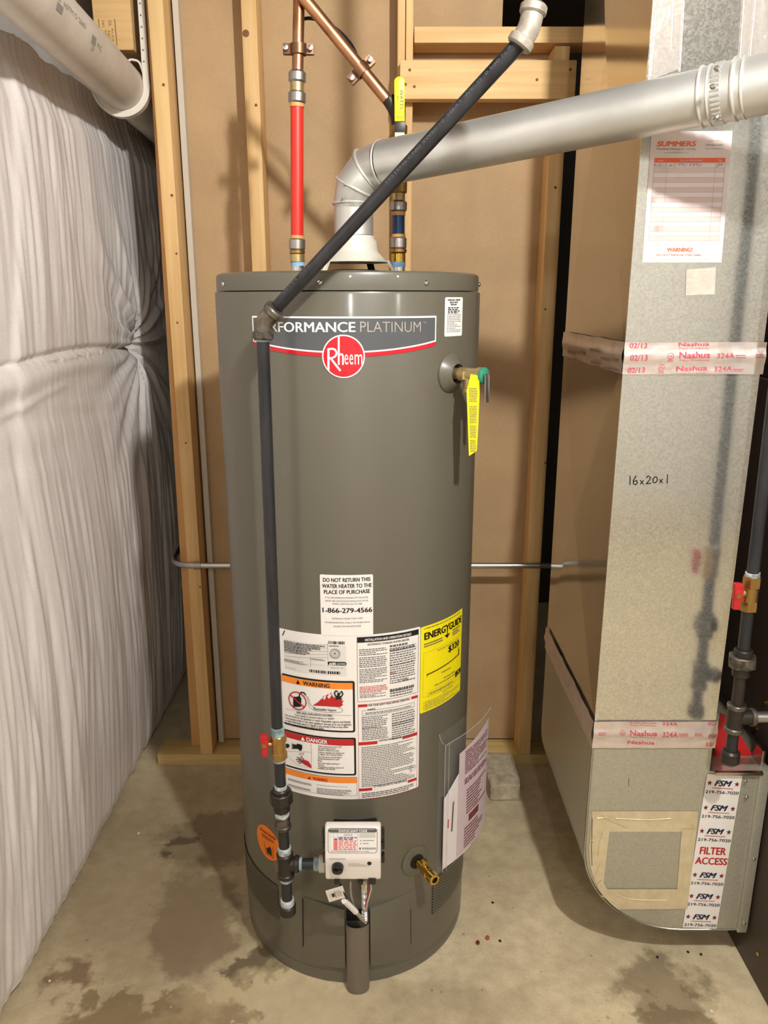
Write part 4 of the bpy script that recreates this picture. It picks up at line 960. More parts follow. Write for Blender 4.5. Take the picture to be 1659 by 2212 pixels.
# ------------------------------------------------------------------ document pouch on the tank side
pc = thing('document_pouch', 'clear plastic pouch holding printed manuals on the tank side', 'pouch', T.pt(onT((950, 1750))[0], 0.22, 0))
za, zb_ = onT((947, 1612))[1], onT((950, 1876))[1]; sa = onT((949, 1740))[0]
def sheet(s0, s1, zt, zbm, nf, mt, name, parent, thick=.0006, ns=18, zt2=None, zb2=None):
    mb = MB(); vs = []; fs = []
    for i in range(ns+1):
        t = i/ns; s = s0+(s1-s0)*t; n_ = nf((s-sa)/.17)
        a = zbm+((zb2 if zb2 is not None else zbm)-zbm)*t; b = zt+((zt2 if zt2 is not None else zt)-zt)*t
        for z in (a, b):
            vs.append(T.pt(s, z, n_)); vs.append(T.pt(s, z, n_+thick))
    for i in range(ns):
        k = i*4
        fs += [[k, k+4, k+6, k+2], [k+1, k+3, k+7, k+5], [k, k+1, k+5, k+4], [k+2, k+6, k+7, k+3]]
    fs += [[0, 2, 3, 1], [ns*4, ns*4+1, ns*4+3, ns*4+2]]
    return mb.add(vs, fs).build(name, mt, parent, 60)
nf = lambda t: .006+.040*max(0, t)**1.5
sheet(sa, sa+.17, za+.004, zb_, lambda t: nf(t)+.006, 'clear_plastic', 'front_film', pc, .0004)
sheet(sa-.010, sa+.172, za+.030, zb_-.003, lambda t: nf(t)*.4+.001, 'clear_plastic', 'back_film', pc, .0004)
fe = lambda s_, z: T.pt(s_, z, nf((s_-sa)/.17)+.0068)
MB().tube([fe(sa+.17*i/12, za+.004) for i in range(13)], .0007, 6).build('film_edge', 'film_edge', pc)
MB().tube([fe(sa, zb_+(za+.004-zb_)*i/4) for i in range(5)], .0007, 6).build('film_edge', 'film_edge', pc)
MB().tube([fe(sa+.012, zb_+(za+.004-zb_)*i/4) for i in range(5)], .0005, 6).build('film_edge', 'film_edge', pc)
MB().tube([T.pt(sa-.010+.012*i/5, za+.030-.026*math.sin(i/5*PI/2), .004+.004*i/5) for i in range(6)], .0006, 6).build('film_edge', 'film_edge', pc)
mat('manual_paper', sr(236, 226, 226), .6); mat('manual_pink', sr(212, 192, 198), .6)
b1 = sheet(sa+.006, sa+.100, zb_+.175, zb_+.003, lambda t: nf(t)+.0005, 'manual_paper', 'manual', pc, .002, zt2=zb_+.26)
b2 = sheet(sa+.048, sa+.166, za-.040, zb_+.010, lambda t: nf(t)+.0035, 'manual_pink', 'leaflet', pc, .0008, zt2=za-.022)
class Sh:
    step = .009
    def __init__(s, e): s.e = e
    def pt(s, u, v, n): return T.pt(u, v, nf((u-sa)/.17)+s.e+n)
    def inv(s, p): return p
ik = Ink(Sh(.0045), .0004); ik.lines(sa+.066, za-.042, sa+.163, za-.100, 11, seed=5, h=.5, wmin=.05, wmax=.3); ik.lines(sa+.066, za-.11, sa+.163, za-.125, 3, seed=6, h=.6, wmin=.05, wmax=.2); ik.lines(sa+.075, za-.14, sa+.16, za-.205, 9, seed=7, h=.5, last=.4); ik.rect(sa+.085, za-.21, sa+.125, za-.228); ik.lines(sa+.07, za-.235, sa+.15, za-.29, 7, seed=9, h=.5, last=.3); ik.build('leaflet_print', 'ink_maroon', b2, kind='stuff')
ik = Ink(Sh(.0026), .0004); ik.poly([(sa+.028, zb_+.085), (sa+.033, zb_+.085), (sa+.036, zb_+.16), (sa+.031, zb_+.155)]); ik.build('manual_print', 'ink_grey', b1)
Ink(Sh(.0026), .0004).rect(sa+.017, zb_+.100, sa+.0205, zb_+.122).build('manual_print', 'ink_red', b1)

# ------------------------------------------------------------------ draft hood and vent
hx = onD((764, 560), 1.49).x; hc = Vector((hx, 0.0, ZT))
zz = lambda y: onY((764, y), 0).z
z1h, z2h, z3h = zz(566), zz(535), zz(516)
hd = MB().lathe([(.0675, zz(567.5)-ZT), (.0668, zz(566.5)-ZT), (.0604, zz(562)-ZT), (.0506, zz(553)-ZT), (.0455, zz(541)-ZT), (.0446, zz(528)-ZT), (.0432, zz(521)-ZT), (.0390, zz(516)-ZT), (.0384, zz(510)-ZT), (.0368, zz(510)-ZT), (.0368, zz(518)-ZT), (.043, zz(540)-ZT), (.0655, zz(567)-ZT)], hc, (0, 0, 1), 56, caps=False).build('draft_hood', 'hood_paint', wh, 50)
for k, (a, mt) in enumerate(((-136, 'hood_paint'), (-12, 'hood_paint'), (64, 'black_iron'))):
    an = math.radians(a); d = Vector((math.cos(an), math.sin(an), 0)); t_ = Vector((-math.sin(an), math.cos(an), 0))
    p0 = hc+d*.079+Vector((0, 0, .001)); p1 = hc+d*.0655+Vector((0, 0, z1h-ZT+.002))
    mb = MB().extrude([p0-t_*.0075, p0+t_*.0075, p1+t_*.0075, p1-t_*.0075], d*.0022); mb.extrude([p0-t_*.0015, p0+t_*.0015, p1+t_*.0015, p1-t_*.0015], d*.0045)
    mb.box(p0-Vector((.011, .011, .001)), p0+Vector((.011, .011, .0015))); mb.build('hood_leg', mt, hd)
MB().lathe([(.050, 0), (.050, .008), (.040, .009), (.040, .0)], hc, (0, 0, 1), 40, caps=False).build('flue_collar', 'dark_void', wh)
vp = thing('vent_pipe', 'galvanized round vent pipe with elbow rising from the draft hood', 'vent pipe', hc+Vector((0, 0, z3h-ZT)))
rv_ = .0385
E0 = Vector((hx, 0, z3h+.006)); 
V1 = onD((770, 395), 1.475)
A1 = Vector((hx, 0, zz(440)))
B1 = onD((820, 352), 1.44); B2 = onD((1520, 210), 1.145); B3 = onD((1592, 193), 1.118); B4 = onD((1800, 150), 1.05)
dirv = (B2-B1).normalized()
# gored elbow: three straight gores between the collar and the run
ctr = [E0, A1, Vector((hx+.006, -.002, zz(440)+.045)), B1-dirv*.045, B1, B1+dirv*.02]
MB().cyl(E0, A1, .0375, 44).build('collar_pipe', 'vent_metal', vp, 40)
g1 = A1+Vector((0, 0, .0)); 
def gore(pts, r, name):
    # mitred tube: each ring lies in the bisecting plane
    mb = MB(); n_ = len(pts); seg = 44; vs = []; fs = []
    ts = [(pts[min(i+1, n_-1)]-pts[max(i-1, 0)]).normalized() for i in range(n_)]
    d0 = (pts[1]-pts[0]).normalized(); u = Vector((0, -1, 0)); u = (u-d0*u.dot(d0)).normalized(); w_ = d0.cross(u)
    ring = [pts[0]+(u*math.cos(2*PI*k/seg)+w_*math.sin(2*PI*k/seg))*r for k in range(seg)]; vs += ring
    for i in range(1, n_):
        d = (pts[i]-pts[i-1]).normalized(); nrm_ = ts[i] if i < n_-1 else d
        ring = [q+d*((pts[i]-q).dot(nrm_)/d.dot(nrm_)) for q in ring]; vs += ring
        for k in range(seg): j = (k+1) % seg; fs.append([(i-1)*seg+k, (i-1)*seg+j, i*seg+j, i*seg+k])
    mb.add(vs, fs); return mb, vs, seg
ep = [A1, onD((769, 405), 1.472), onD((797, 366), 1.462), onD((830, 352), 1.435)]
mb, ev, seg = gore(ep, rv_, 'elbow'); el = mb.build('elbow', 'vent_metal', vp, 20)
def bead(ring, c_, r, name='bead'):
    n_ = len(ring); MB().tube([c_+(q-c_)*1.012 for q in ring]+[c_+(ring[0]-c_)*1.012], r, 8, caps=False).build(name, 'bead_metal', el, 60)
for i in (1, 2): bead(ev[i*seg:(i+1)*seg], ep[i], .0026)
def ringat(c_, d, r, n_=44):
    d = d.normalized(); u = d.orthogonal().normalized(); w_ = d.cross(u); return [c_+(u*math.cos(2*PI*k/n_)+w_*math.sin(2*PI*k/n_))*r for k in range(n_)]
bead(ringat(A1, Vector((0, 0, 1)), .0385), A1, .003)
bead(ringat(ep[3]-dirv*.004, dirv, .0388), ep[3]-dirv*.004, .0022)
run = MB().cyl(ep[3], B2, .0390, 48).build('straight_pipe', 'vent_metal', vp, 40)
d2 = (B4-B2).normalized()
adj = MB().cyl(B2-dirv*.002, B4, .0402, 48).build('end_pipe', 'vent_metal', vp, 40)
for c_, r in ((B2, .0026), (B2+d2*.012, .0018), (B3, .0030), (B3+d2*.012, .0020)):
    rg = ringat(c_, d2, .0402); MB().tube(rg+[rg[0]], r, 8, caps=False).build('bead', 'bead_metal', adj, 60)
cr = MB(); 
for k, q in enumerate(ringat(B2+d2*.024, d2, .0405, 40)):
    cr.cyl(q-d2*.006, q+d2*.006, .0018, 6)
cr.build('crimp_ridges', 'vent_metal', adj, 50)
for a, r in (((1548, 148), .0036), ((1540, 187), .0036), ((1548, 254), .0036)):
    v = ray(a).normalized(); # meet the pipe
    best = min((CAM+v*(1.0+t*.002) for t in range(150)), key=lambda q: abs(((q-B2)-d2*(q-B2).dot(d2)).length-.0415) + (0 if (q-CAM).length < (B2-CAM).length else 1))
    nn = ((best-B2)-d2*(best-B2).dot(d2)).normalized(); MB().lathe([(r, -.003), (r, .002), (r*.5, .004)], best, nn, 12).build('sheet_screw', 'crimp_steel', adj)
for a in ((815, 337), (826, 381), (744, 399), (739, 430)):
    v = ray(a).normalized(); q = CAM+v*((ep[2]-CAM).length-.036); nn = (q-ep[2]).normalized()
    MB().lathe([(.0022, -.004), (.0024, .002), (.001, .003)], q, -v, 10).build('rivet', 'flange_metal', el)

# ------------------------------------------------------------------ water lines above the tank
YW = 0.08
W = lambda x, y, Y=YW: onY((x, y), Y)
def runs(root, items, Y, off=None):
    """items: name, material, top px, bottom px, radius (m), chamfer"""
    out = []
    for it in items:
        nm, mt, a, b, r = it[:5]; ch = it[5] if len(it) > 5 else 0; seg = it[6] if len(it) > 6 else 24
        pa, pb = onY(a, Y), onY(b, Y)
        out.append(MB().cyl(pb, pa, r, seg, None, ch).build(nm, mt, root, 40))
    return out
hw = thing('hot_water_pipe', 'hot water line with red plastic section rising from the tank', 'pipe', W(645, 598))
runs(hw, [('copper_tube', 'copper', (646.5, -40), (643, 160), .0111), ('crimp_collar', 'crimp_steel', (642.5, 153), (642, 180), .0172, .004), ('coupling_neck', 'pale_brass', (642, 179), (642, 198), .0138), ('crimp_collar', 'crimp_steel', (642, 197), (641.5, 225), .0172, .004),
    ('retaining_ring', 'pex_ring', (641.5, 223), (641.5, 232), .0142), ('red_tube', 'red_pex', (641.5, 229), (642, 514), .0128), ('retaining_ring', 'pex_ring', (642, 509), (642, 516), .0140), ('crimp_collar', 'crimp_steel', (642, 515), (642, 541), .0165, .003),
    ('adapter_collar', 'brass', (642, 540), (642.5, 549), .0160, .002), ('adapter_nut', 'pale_brass', (642.5, 548), (643, 568), .0150, .002), ('thread_tape', 'blue_tape', (643, 567), (643.5, 575), .0142), ('nipple', 'chrome', (643.5, 574), (644.5, 602), .0132)], YW)
ZTz = ZT
MB().lathe([(.021, 0), (.021, .003), (.016, .005)], (W(644.5, 600).x, YW, ZT), (0, 0, 1), 20).build('gasket', 'black_rubber', hw)
cw = thing('cold_water_pipe', 'cold water line with blue plastic section and yellow handled valve', 'pipe', W(861, 598))
runs(cw, [('valve_end', 'brass', (862, 330), (861, 418), .0170, .002), ('coupling_neck', 'pale_brass', (861, 416), (861, 434), .0130), ('crimp_collar', 'crimp_steel', (861, 433), (860.5, 459), .0172, .004), ('retaining_ring', 'pex_ring', (860.5, 457), (860.5, 466), .0142),
    ('blue_tube', 'blue_pex', (860.5, 464), (860.5, 511), .0125), ('retaining_ring', 'pex_ring', (860.5, 506), (860.5, 513), .0140), ('crimp_collar', 'crimp_steel', (860.5, 512), (860.5, 538), .0168, .003), ('adapter_collar', 'brass', (860.5, 537), (860.5, 547), .0172, .002),
    ('adapter_nut', 'bright_brass', (860.5, 546), (860.5, 568), .0145, .002), ('thread_tape', 'blue_tape', (860.5, 566), (860.5, 577), .0148), ('nipple', 'chrome', (860.5, 576), (861, 602), .0132)], YW)
MB().lathe([(.021, 0), (.021, .003), (.016, .005)], (W(861, 600).x, YW, ZT), (0, 0, 1), 20).build('gasket', 'black_rubber', cw)
# ball valve: body behind, elbow and slanting copper
vb = W(862, 310)
mb = MB().lathe([(.0165, -.04), (.0165, -.02), (.021, -.014), (.021, .014), (.0165, .02), (.0165, .034)], vb+Vector((0, .012, 0)), (0, 0, 1), 24); mb.cyl(vb+Vector((0, .01, .0)), vb+Vector((0, -.022, 0)), .009, 16)
body = mb.build('valve_body', 'brass', cw, 40)
yh = YW-.028
def hplate(px, th, mt, name, parent, Y, ch=.0015):
    q = [onY(p, Y) for p in px]; bm = bmesh.new(); a = [bm.verts.new(p) for p in q]; f = bm.faces.new(a)
    r = bmesh.ops.extrude_face_region(bm, geom=[f]); 
    for v in [g for g in r['geom'] if isinstance(g, bmesh.types.BMVert)]: v.co.y += th
    bmesh.ops.recalc_face_normals(bm, faces=bm.faces[:])
    if ch: bmesh.ops.bevel(bm, geom=bm.edges[:], offset=ch, segments=2, affect='EDGES', profile=.5, clamp_overlap=True)
    return MB().bm(bm).build(name, mt, parent, 40)
cap_ = [(863+11.5*math.cos(a), 176-11.5*math.sin(a)) for a in [PI*k/10 for k in range(11)]]
gp = hplate(cap_+[(852.5, 262), (874.5, 262)], .008, 'yellow_grip', 'lever_grip', cw, yh)
gp['label'] = 'yellow lever grip'
hplate([(853, 256), (875, 256), (877, 286), (851, 286)], .003, 'dark_iron', 'lever_plate', cw, yh+.003, .0005)
hplate([(853, 286), (874, 286), (874, 312), (853, 312)], .002, 'pale_sticker', 'lever_base', cw, yh+.001, .0003)
HY = PlY(yh); ik = Ink(HY, .0005)
def vtext2(ik, S, t, px_top, px_bot, h, bold=0):
    u, v = S.inv(px_top); _, v2 = S.inv(px_bot); vs, fs = text_geo(t, bold, 0); ik.p.append(([(u + y*h, v - x*(v-v2)) for x, y in vs], fs))
vtext2(ik, HY, 'WATTS', (864, 193), (864, 236), .0062, .03); vtext2(ik, HY, 'FBVL-4', (858, 207), (858, 222), .0025); ik.strokepx([(859, 250), (859, 254), (869, 254), (869, 250)], .0007); ik.strokepx([(861, 243), (868, 243)], .0005)
c = HY.inv((863, 302)); ik.build('grip_lettering', 'ink_black', gp, kind='stuff')
el1 = W(846, 225, YW); el2 = W(858, 262, YW+.012)
MB().tube(fillet([W(838, 212), W(856, 240, YW+.004), vb+Vector((0, .012, .03))], .03), .0135, 20).build('elbow_fitting', 'dark_iron', cw)
MB().cyl(W(835, 214), W(640, -25, YW-.02), .0112, 24).build('copper_tube', 'copper', cw, 40)

# grounding clamps and black wire
def clamp(px, Y, d, label, rot=0):
    c = onY(px, Y); d = Vector(d).normalized(); root = thing('ground_clamp', label, 'clamp', c, 'ground clamps on the copper pipes')
    u = Vector((1, 0, 0)); u = (u-d*u.dot(d)).normalized(); f_ = d.cross(u)
    if f_.y > 0: f_ = -f_
    rg = MB()
    for sgn in (1, -1):       # two halves
        h = f_*sgn; vs = []
        prof_ = []
        for k in range(13):
            a = PI*k/12; prof_.append((math.cos(a), math.sin(a)))
        outer = [c+u*(.0155*x)+h*(.0015+.0150*y) for x, y in prof_]; inner = [c+u*(.0115*x)+h*(.0015+.0110*y) for x, y in prof_]
        poly = [c+u*.0295+h*.0015, c+u*.0295+h*.0055, c+u*.016+h*.0065]+outer[1:-1]+[c-u*.016+h*.0065, c-u*.0295+h*.0055, c-u*.0295+h*.0015]+inner[::-1]
        mb = MB().extrude([p-d*.009 for p in poly], d*.018); mb.build('clamp_half', 'bronze_clamp', root, 40)
    for sgn in (1, -1):
        p = c+u*.0235*sgn; MB().lathe([(.0042, -.009), (.0042, -.006), (.0026, -.006), (.0026, .011), (.0048, .011), (.0048, .0155), (.002, .016)], p, f_, 12).build('clamp_bolt', 'steel', root)
    return root
clamp((645, 107), YW, (0.01, 0, 1), 'bronze ground clamp bolted on the vertical copper pipe')
clamp((780, 152), YW-.004, W(640, -25)-W(835, 214), 'bronze ground clamp bolted on the slanting copper pipe')
gw = MB().tube(fillet([W(655, 41, YW+.012), W(668, 39, YW+.02), W(700, 45, YW+.03), W(735, 68, YW+.03), W(760, 97, YW+.022), W(770, 118, YW+.01), W(776, 140, YW+.004)], .04, 8), .0032, 10).build('ground_wire', 'black_rubber', None)
tag(gw, 'black ground wire looping behind the slanting copper pipe', 'wire')

# ------------------------------------------------------------------ gas line in front of the tank
YG = -0.285; RP = .0107
gl = thing('gas_pipe', 'black iron gas pipe dropping in front of the tank to the control', 'gas pipe', onY((620, 1985), YG))
G = lambda x, y: onY((x, y), YG)
uq = onD((1128, 88), 1.035); eb = G(572, 686)
dg = (uq-G(590, 672)).normalized()
elow = G(570, 700)
MB().tube([G(591, 672), uq+dg*.01], RP, 24).build('sloping_pipe', 'black_pipe', gl, 50)
runs(gl, [('drop_pipe', 'black_pipe', (567.5, 726), (599, 1578), RP), ('thread_tape', 'thread_tape', (567.3, 730), (567.6, 738), .0113),
   ('thread_tape', 'thread_tape', (599.5, 1570), (600.3, 1588), .0125, .001), ('valve_body', 'brass', (600.5, 1586), (603.5, 1636), .0135, .003), ('valve_hex', 'brass', (600.8, 1589), (601.5, 1602), .0158, .001, 6), ('valve_hex', 'brass', (602.8, 1622), (603.6, 1638), .0155, .001, 6),
   ('thread_tape', 'pipe_dope_white', (603.5, 1637), (604, 1643), .0118), ('nipple', 'black_iron', (604, 1640), (606.5, 1704), RP), ('thread_tape', 'pipe_dope_white', (606.3, 1695), (606.8, 1708), .0122, .001),
   ('union_half', 'dark_iron', (606.5, 1702), (607.5, 1722), .0165, .002), ('union_nut', 'dark_iron', (607, 1710), (608, 1734), .0225, .002, 8), ('union_half', 'dark_iron', (608, 1732), (608.8, 1752), .0165, .002, 8),
   ('thread_tape', 'pipe_dope_white', (608.8, 1749), (609.6, 1762), .0138, .001), ('coupling', 'malleable_iron', (609.6, 1760), (611, 1784), .0150, .002), ('coupling_rim', 'malleable_iron', (611, 1780), (611.3, 1789), .0165, .002), ('nipple', 'black_iron', (611.3, 1786), (614.3, 1836), RP),
   ('thread_tape', 'pipe_dope_white', (614.2, 1829), (615, 1844), .0132, .001), ('tee_rim', 'dark_iron', (615, 1842), (615.4, 1850), .0168, .002), ('tee_body', 'dark_iron', (615.2, 1846), (617.8, 1890), .0148, .002), ('tee_rim', 'dark_iron', (617.5, 1884), (618, 1894), .0168, .002),
   ('thread_tape', 'thread_tape', (618, 1893), (618.5, 1902), .0125, .001), ('nipple', 'black_iron', (618.5, 1900), (620.5, 1950), RP), ('thread_tape', 'pipe_dope_white', (620.4, 1941), (621, 1955), .0138, .001), ('drip_cap', 'dark_iron', (621, 1952), (622, 1974), .0168, .004)], YG)
# branch into the control
ty = G(617, 1866); zb3 = ty.z
bl_ = lambda x: Vector((onY((x, 1866), YG).x, YG, zb3))
for nm, mt, a, b, r in (('tee_branch', 'dark_iron', 620, 640, .0138), ('tee_rim', 'dark_iron', 636, 646, .0168), ('thread_tape', 'thread_tape', 646, 653, .0128), ('nipple', 'black_iron', 651, 680, RP), ('thread_tape', 'thread_tape', 678, 690, .0134), ('inlet_boss', 'control_grey', 689, 703, .0165)):
    MB().cyl(bl_(a), bl_(b), r, 24, None, .0015).build(nm, mt, gl, 40)
# 45 degree elbows
def elbow45(a, b, c_, r, mt, rim, root):
    a, b, c_ = Vector(a), Vector(b), Vector(c_)
    MB().tube(fillet([a, b, c_], .03, 8), r, 24).build('elbow', mt, root, 60)
    for p, d in ((a, (a-b).normalized()), (c_, (c_-b).normalized())): MB().cyl(p-d*.006, p+d*.007, rim, 24, None, .0025).build('elbow_rim', mt, root, 40)
bnd = G(569, 697)
elbow45(G(568, 724), bnd, bnd+(uq-bnd).normalized()*.027, .0148, 'malleable_iron', .0178, gl)
ub = uq+dg*.022; ud = onD((1150, 20), 1.02)
elbow45(uq-dg*.002, onD((1143, 62), 1.03), onD((1152, 22), 1.025), .0150, 'pale_iron', .0180, gl)
MB().cyl(onD((1152, 22), 1.025), onD((1152, 22), 1.025)+Vector((0, 0, .55)), RP, 20).build('riser_pipe', 'black_pipe', gl)
# red tee handle
hY = YG-.004; hp = G(601.5, 1608)
MB().cyl(hp, hp+Vector((-.020, -.002, .002)), .005, 12).build('valve_stem', 'brass', gl)
def tee_handle(c, root, s=1.0):
    mb = MB(); mb.box(c+Vector((-.010, -.006, -.010))*s, c+Vector((.004, .006, .010))*s, .003*s); mb.box(c+Vector((-.011, -.005, .008))*s, c+Vector((.002, .005, .019))*s, .002*s); mb.box(c+Vector((-.009, -.005, -.024))*s, c+Vector((.001, .005, -.008))*s, .002*s)
    mb.build('valve_handle', 'red_plastic', root, 40, label='red tee handle'); MB().lathe([(.0042*s, 0), (.0042*s, .001)], c+Vector((-.004*s, -.0062*s, 0)), (0, -1, 0), 12).build('handle_screw', 'brass', root)
tee_handle(hp+Vector((-.022, -.002, .002)), gl, 1.05)
ik = Ink(PipeSurf(G(591, 672), dg, (0, -1, .2), RP), .0004)
ik.text('SYSTEMS CNG SWSC10  HEAT WELD  0.500 N.P.T', .27, .002, .52, .0042); ik.text('ASTM A53', .03, .004, .10, .004); ik.build('stencil', 'ink_faint', gl, split=True)
# ------------------------------------------------------------------ return air duct with boot and filter rack
YF, DX0, DX1, YBK, ZJ, ZB = -0.2, 0.494, 0.736, 0.272, 0.580, 0.087
du = thing('return_air_duct', 'galvanized sheet metal return air duct beside the furnace', 'air duct', (0.615, 0.03, ZB))
# upper duct faces, cross-broken side
def face(q, mt, name, parent, sub=None): return MB().add(q, [list(range(len(q)))]).build(name, mt, parent, 0)
ZU = 2.41; zmid = 1.313
fd = MB().box((DX0, YF, ZJ), (DX1, YF+.0012, ZU)); front = fd.build('front_panel', 'duct_metal', du, 0)
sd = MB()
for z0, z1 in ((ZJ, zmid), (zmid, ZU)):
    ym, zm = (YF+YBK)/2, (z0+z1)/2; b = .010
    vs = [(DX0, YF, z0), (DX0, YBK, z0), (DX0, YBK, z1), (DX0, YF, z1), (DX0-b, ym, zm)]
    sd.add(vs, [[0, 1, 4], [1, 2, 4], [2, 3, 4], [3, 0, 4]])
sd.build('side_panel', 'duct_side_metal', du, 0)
MB().box((DX1-.0012, YF+.001, ZJ), (DX1, YBK, ZU)).box((DX0, YBK-.0012, ZJ), (DX1, YBK, ZU)).build('back_panels', 'boot_metal', du, 0)
MB().box((DX0-.0015, YF-.0015, ZJ), (DX0+.004, YF+.002, ZU)).build('corner_seam', 'duct_metal', du, 0)
# boot: bottom rounded towards the furnace
XR, ZR = 0.862, 0.480
arc_ = [(DX0, .30)]+[(.722-.228*math.cos(a), .30-(.30-ZB)*math.sin(a)) for a in [PI/2*k/14 for k in range(1, 15)]]
poly = [(DX0, ZJ)]+arc_+[(XR, ZB), (XR, ZR), (DX1, ZR), (DX1, ZJ)]
MB().extrude([(x, YF, z) for x, z in poly], (0, YBK-YF, 0)).build('boot', 'boot_metal', du, 25)
rim = [Vector((x-.001, YF-.001, z)) for x, z in [(DX0, ZJ-.04)]+arc_+[(XR-.02, ZB)]]
MB().tube(rim, .0022, 6).build('boot_seam', 'flange_metal', du)
# filter rack flange and top
fx0, fx1 = onY((1607, 1800), YF-.003).x, XR
MB().box((.838, YF-.006, ZB-.004), (.858, YF+.001, ZR+.002), .001).build('rack_flange', 'boot_metal', du)
MB().box((.745, YF-.004, ZR), (XR, YBK, ZR+.0025)).build('rack_top', 'boot_metal', du, 0)
MB().box((.745, YF-.010, ZR-.004), (.842, YF-.002, ZR+.003), .001).build('rack_lip', 'flange_metal', du)
MB().box((.845, YF+.01, ZR+.0025), (.852, YBK-.05, ZR+.040), .002).build('rack_upstand', 'flange_metal', du)
sm = MB()
for px in ((1611, 1688), (1613, 1722), (1629, 1856), (1608, 1995)):
    c = onY(px, YF-.007); c.x = min(c.x, .854); MB().lathe([(.0035, 0), (.0035, .0015), (.0015, .003)], (c.x, YF-.006, c.z), (0, -1, 0), 12).build('sheet_screw', 'flange_metal', du)
D = PlY(YF)
# printed foil tape bands
def tape_h(x, z, z0, z1): t = (z-z0)/(z1-z0); return .0035+.0012*noise.noise(Vector((x*30, z*120, 1)))+.0035*math.exp(-((t-.55)/.18)**2)
def tape_band(ya, yb_, x, name):
    z1, z0 = D.inv((x, ya))[1], D.inv((x, yb_))[1]
    mb = MB(); n_ = 40; nz_ = 16; vs = []; fs = []
    for j in range(nz_+1):
        for i in range(n_+1):
            x = DX0-.003+(DX1+.004-DX0+.003)*i/n_; z = z0+(z1-z0)*j/nz_; vs.append((x, YF-tape_h(x, z, z0, z1), z))
    for j in range(nz_):
        for i in range(n_): k = j*(n_+1)+i; fs.append([k, k+1, k+n_+2, k+n_+1])
    k = len(vs)
    for j in range(nz_+1):
        for i in range(21):
            y = YF-.0035+(YBK-YF)*i/20; z = z0+(z1-z0)*j/nz_ + .004*noise.noise(Vector((y*9, 0, 2)))
            vs.append((DX0-.0035-.003*math.exp(-((j/nz_-.55)/.2)**2)-.003*abs(noise.noise(Vector((y*25, z*40, 6)))), y, z))
    for j in range(nz_):
        for i in range(20): q = k+j*21+i; fs.append([q, q+1, q+22, q+21])
    return mb.add(vs, fs).build(name, 'foil_tape', du, 50, fix=False), TapeS(z0, z1)
class TapeS:
    step = .006
    def __init__(s, z0, z1): s.z0 = z0; s.z1 = z1
    def pt(s, u, v, n): return Vector((u, YF-tape_h(u, v, s.z0, s.z1)-.0008-n, v))
    def inv(s, p): q = onY(p, YF-.005); return q.x, min(max(q.z, s.z0+.0005), s.z1-.0005)
t1, TS = tape_band(739, 808, 1500, 'foil_tape')
ik = Ink(TS, 0)
def tape_row(ik, y, h, items, dx=0):
    for t, x0, x1, cp, bold in items: ik.textpx(t, (x0+dx, y), (x1+dx, y), cp*h, bold)
ik.textpx('02/13', (1360, 752), (1398, 752), 11, .01); ik.textpx('Nashua', (1466, 748), (1533, 747), 8, .012); ik.textpx('Tape Products', (1466, 754), (1531, 753), 3, 0)
ik.textpx('02/13', (1360, 779), (1398, 779), 13, .012); ik.textpx('Nashua', (1466, 774), (1533, 773), 14, .02); ik.textpx('Tape Products', (1466, 780), (1531, 779), 3.4, 0); ik.textpx('324A', (1547, 774), (1585, 773), 11, .004); ik.linespx((1589, 765), (1610, 774), 2, seed=3, h=.4); ik.linespx((1631, 764), (1648, 774), 3, seed=3, h=.4)
ik.textpx('02/13', (1356, 806), (1393, 805), 12, .01); ik.textpx('Nashua', (1461, 802), (1528, 800), 11, .018); ik.textpx('Tape Products', (1461, 809), (1526, 807), 3, 0); ik.textpx('324A', (1543, 802), (1581, 801), 10, .004); ik.linespx((1584, 796), (1606, 803), 2, seed=5, h=.4)
for px in ((1448, 769), (1429, 794)):
    c = TS.inv(px); ik.ring(c[0], c[1], .0048, .0056, 24); ik.textpx('UL', (px[0]-3, px[1]+2), (px[0]+3, px[1]+2), 4.5, .01); ik.linespx((px[0]-7, px[1]+7), (px[0]+7, px[1]+13), 2, seed=2, h=.4)
ik.build('tape_print', 'ink_tape_red', t1, split=True)
t2, TS = tape_band(1557, 1614, 1420, 'foil_tape')
ik = Ink(TS, 0)
ik.textpx('Nashua', (1361, 1563), (1419, 1564), 8, .012); ik.textpx('Tape Products', (1361, 1568), (1416, 1569), 3); ik.textpx('324A', (1431, 1567), (1464, 1568), 9, .004)
ik.textpx('Nashua', (1360, 1588), (1419, 1589), 11, .018); ik.textpx('Tape Products', (1359, 1593), (1415, 1594), 3); ik.textpx('324A', (1430, 1591), (1463, 1592), 11, .004); ik.textpx('02/', (1529, 1594), (1547, 1594), 10, .01); ik.textpx('02/', (1530, 1568), (1548, 1568), 9, .01); ik.textpx('02/', (1525, 1613), (1541, 1613), 9, .01); ik.linespx((1466, 1583), (1485, 1590), 2, seed=3, h=.4); ik.linespx((1292, 1580), (1310, 1588), 2, seed=4, h=.4); ik.linespx((1500, 1582), (1518, 1590), 2, seed=6, h=.4)
ik.textpx('Nashua', (1356, 1608), (1414, 1609), 8, .01)
c = TS.inv((1344, 1582)); ik.ring(c[0], c[1], .0048, .0056, 24); ik.textpx('UL', (1341, 1584), (1347, 1584), 4.5, .01); ik.build('tape_print', 'ink_tape_red', t2, split=True)
# stamped marks on the tape along the duct side
SX = PlX(DX0-.0085); ik = Ink(SX, 0)
for a, b in (((1226, 755), (1240, 766)), ((1246, 757), (1260, 768)), ((1275, 752), (1292, 762)), ((1298, 770), (1316, 781)), ((1322, 773), (1334, 783)), ((1228, 772), (1244, 781)), ((1276, 778), (1292, 789)), ((1302, 790), (1316, 801)), ((1320, 793), (1334, 803))): ik.mark().rectpx(a, b)
ik.build('side_print', 'side_ink', t1, kind='stuff')
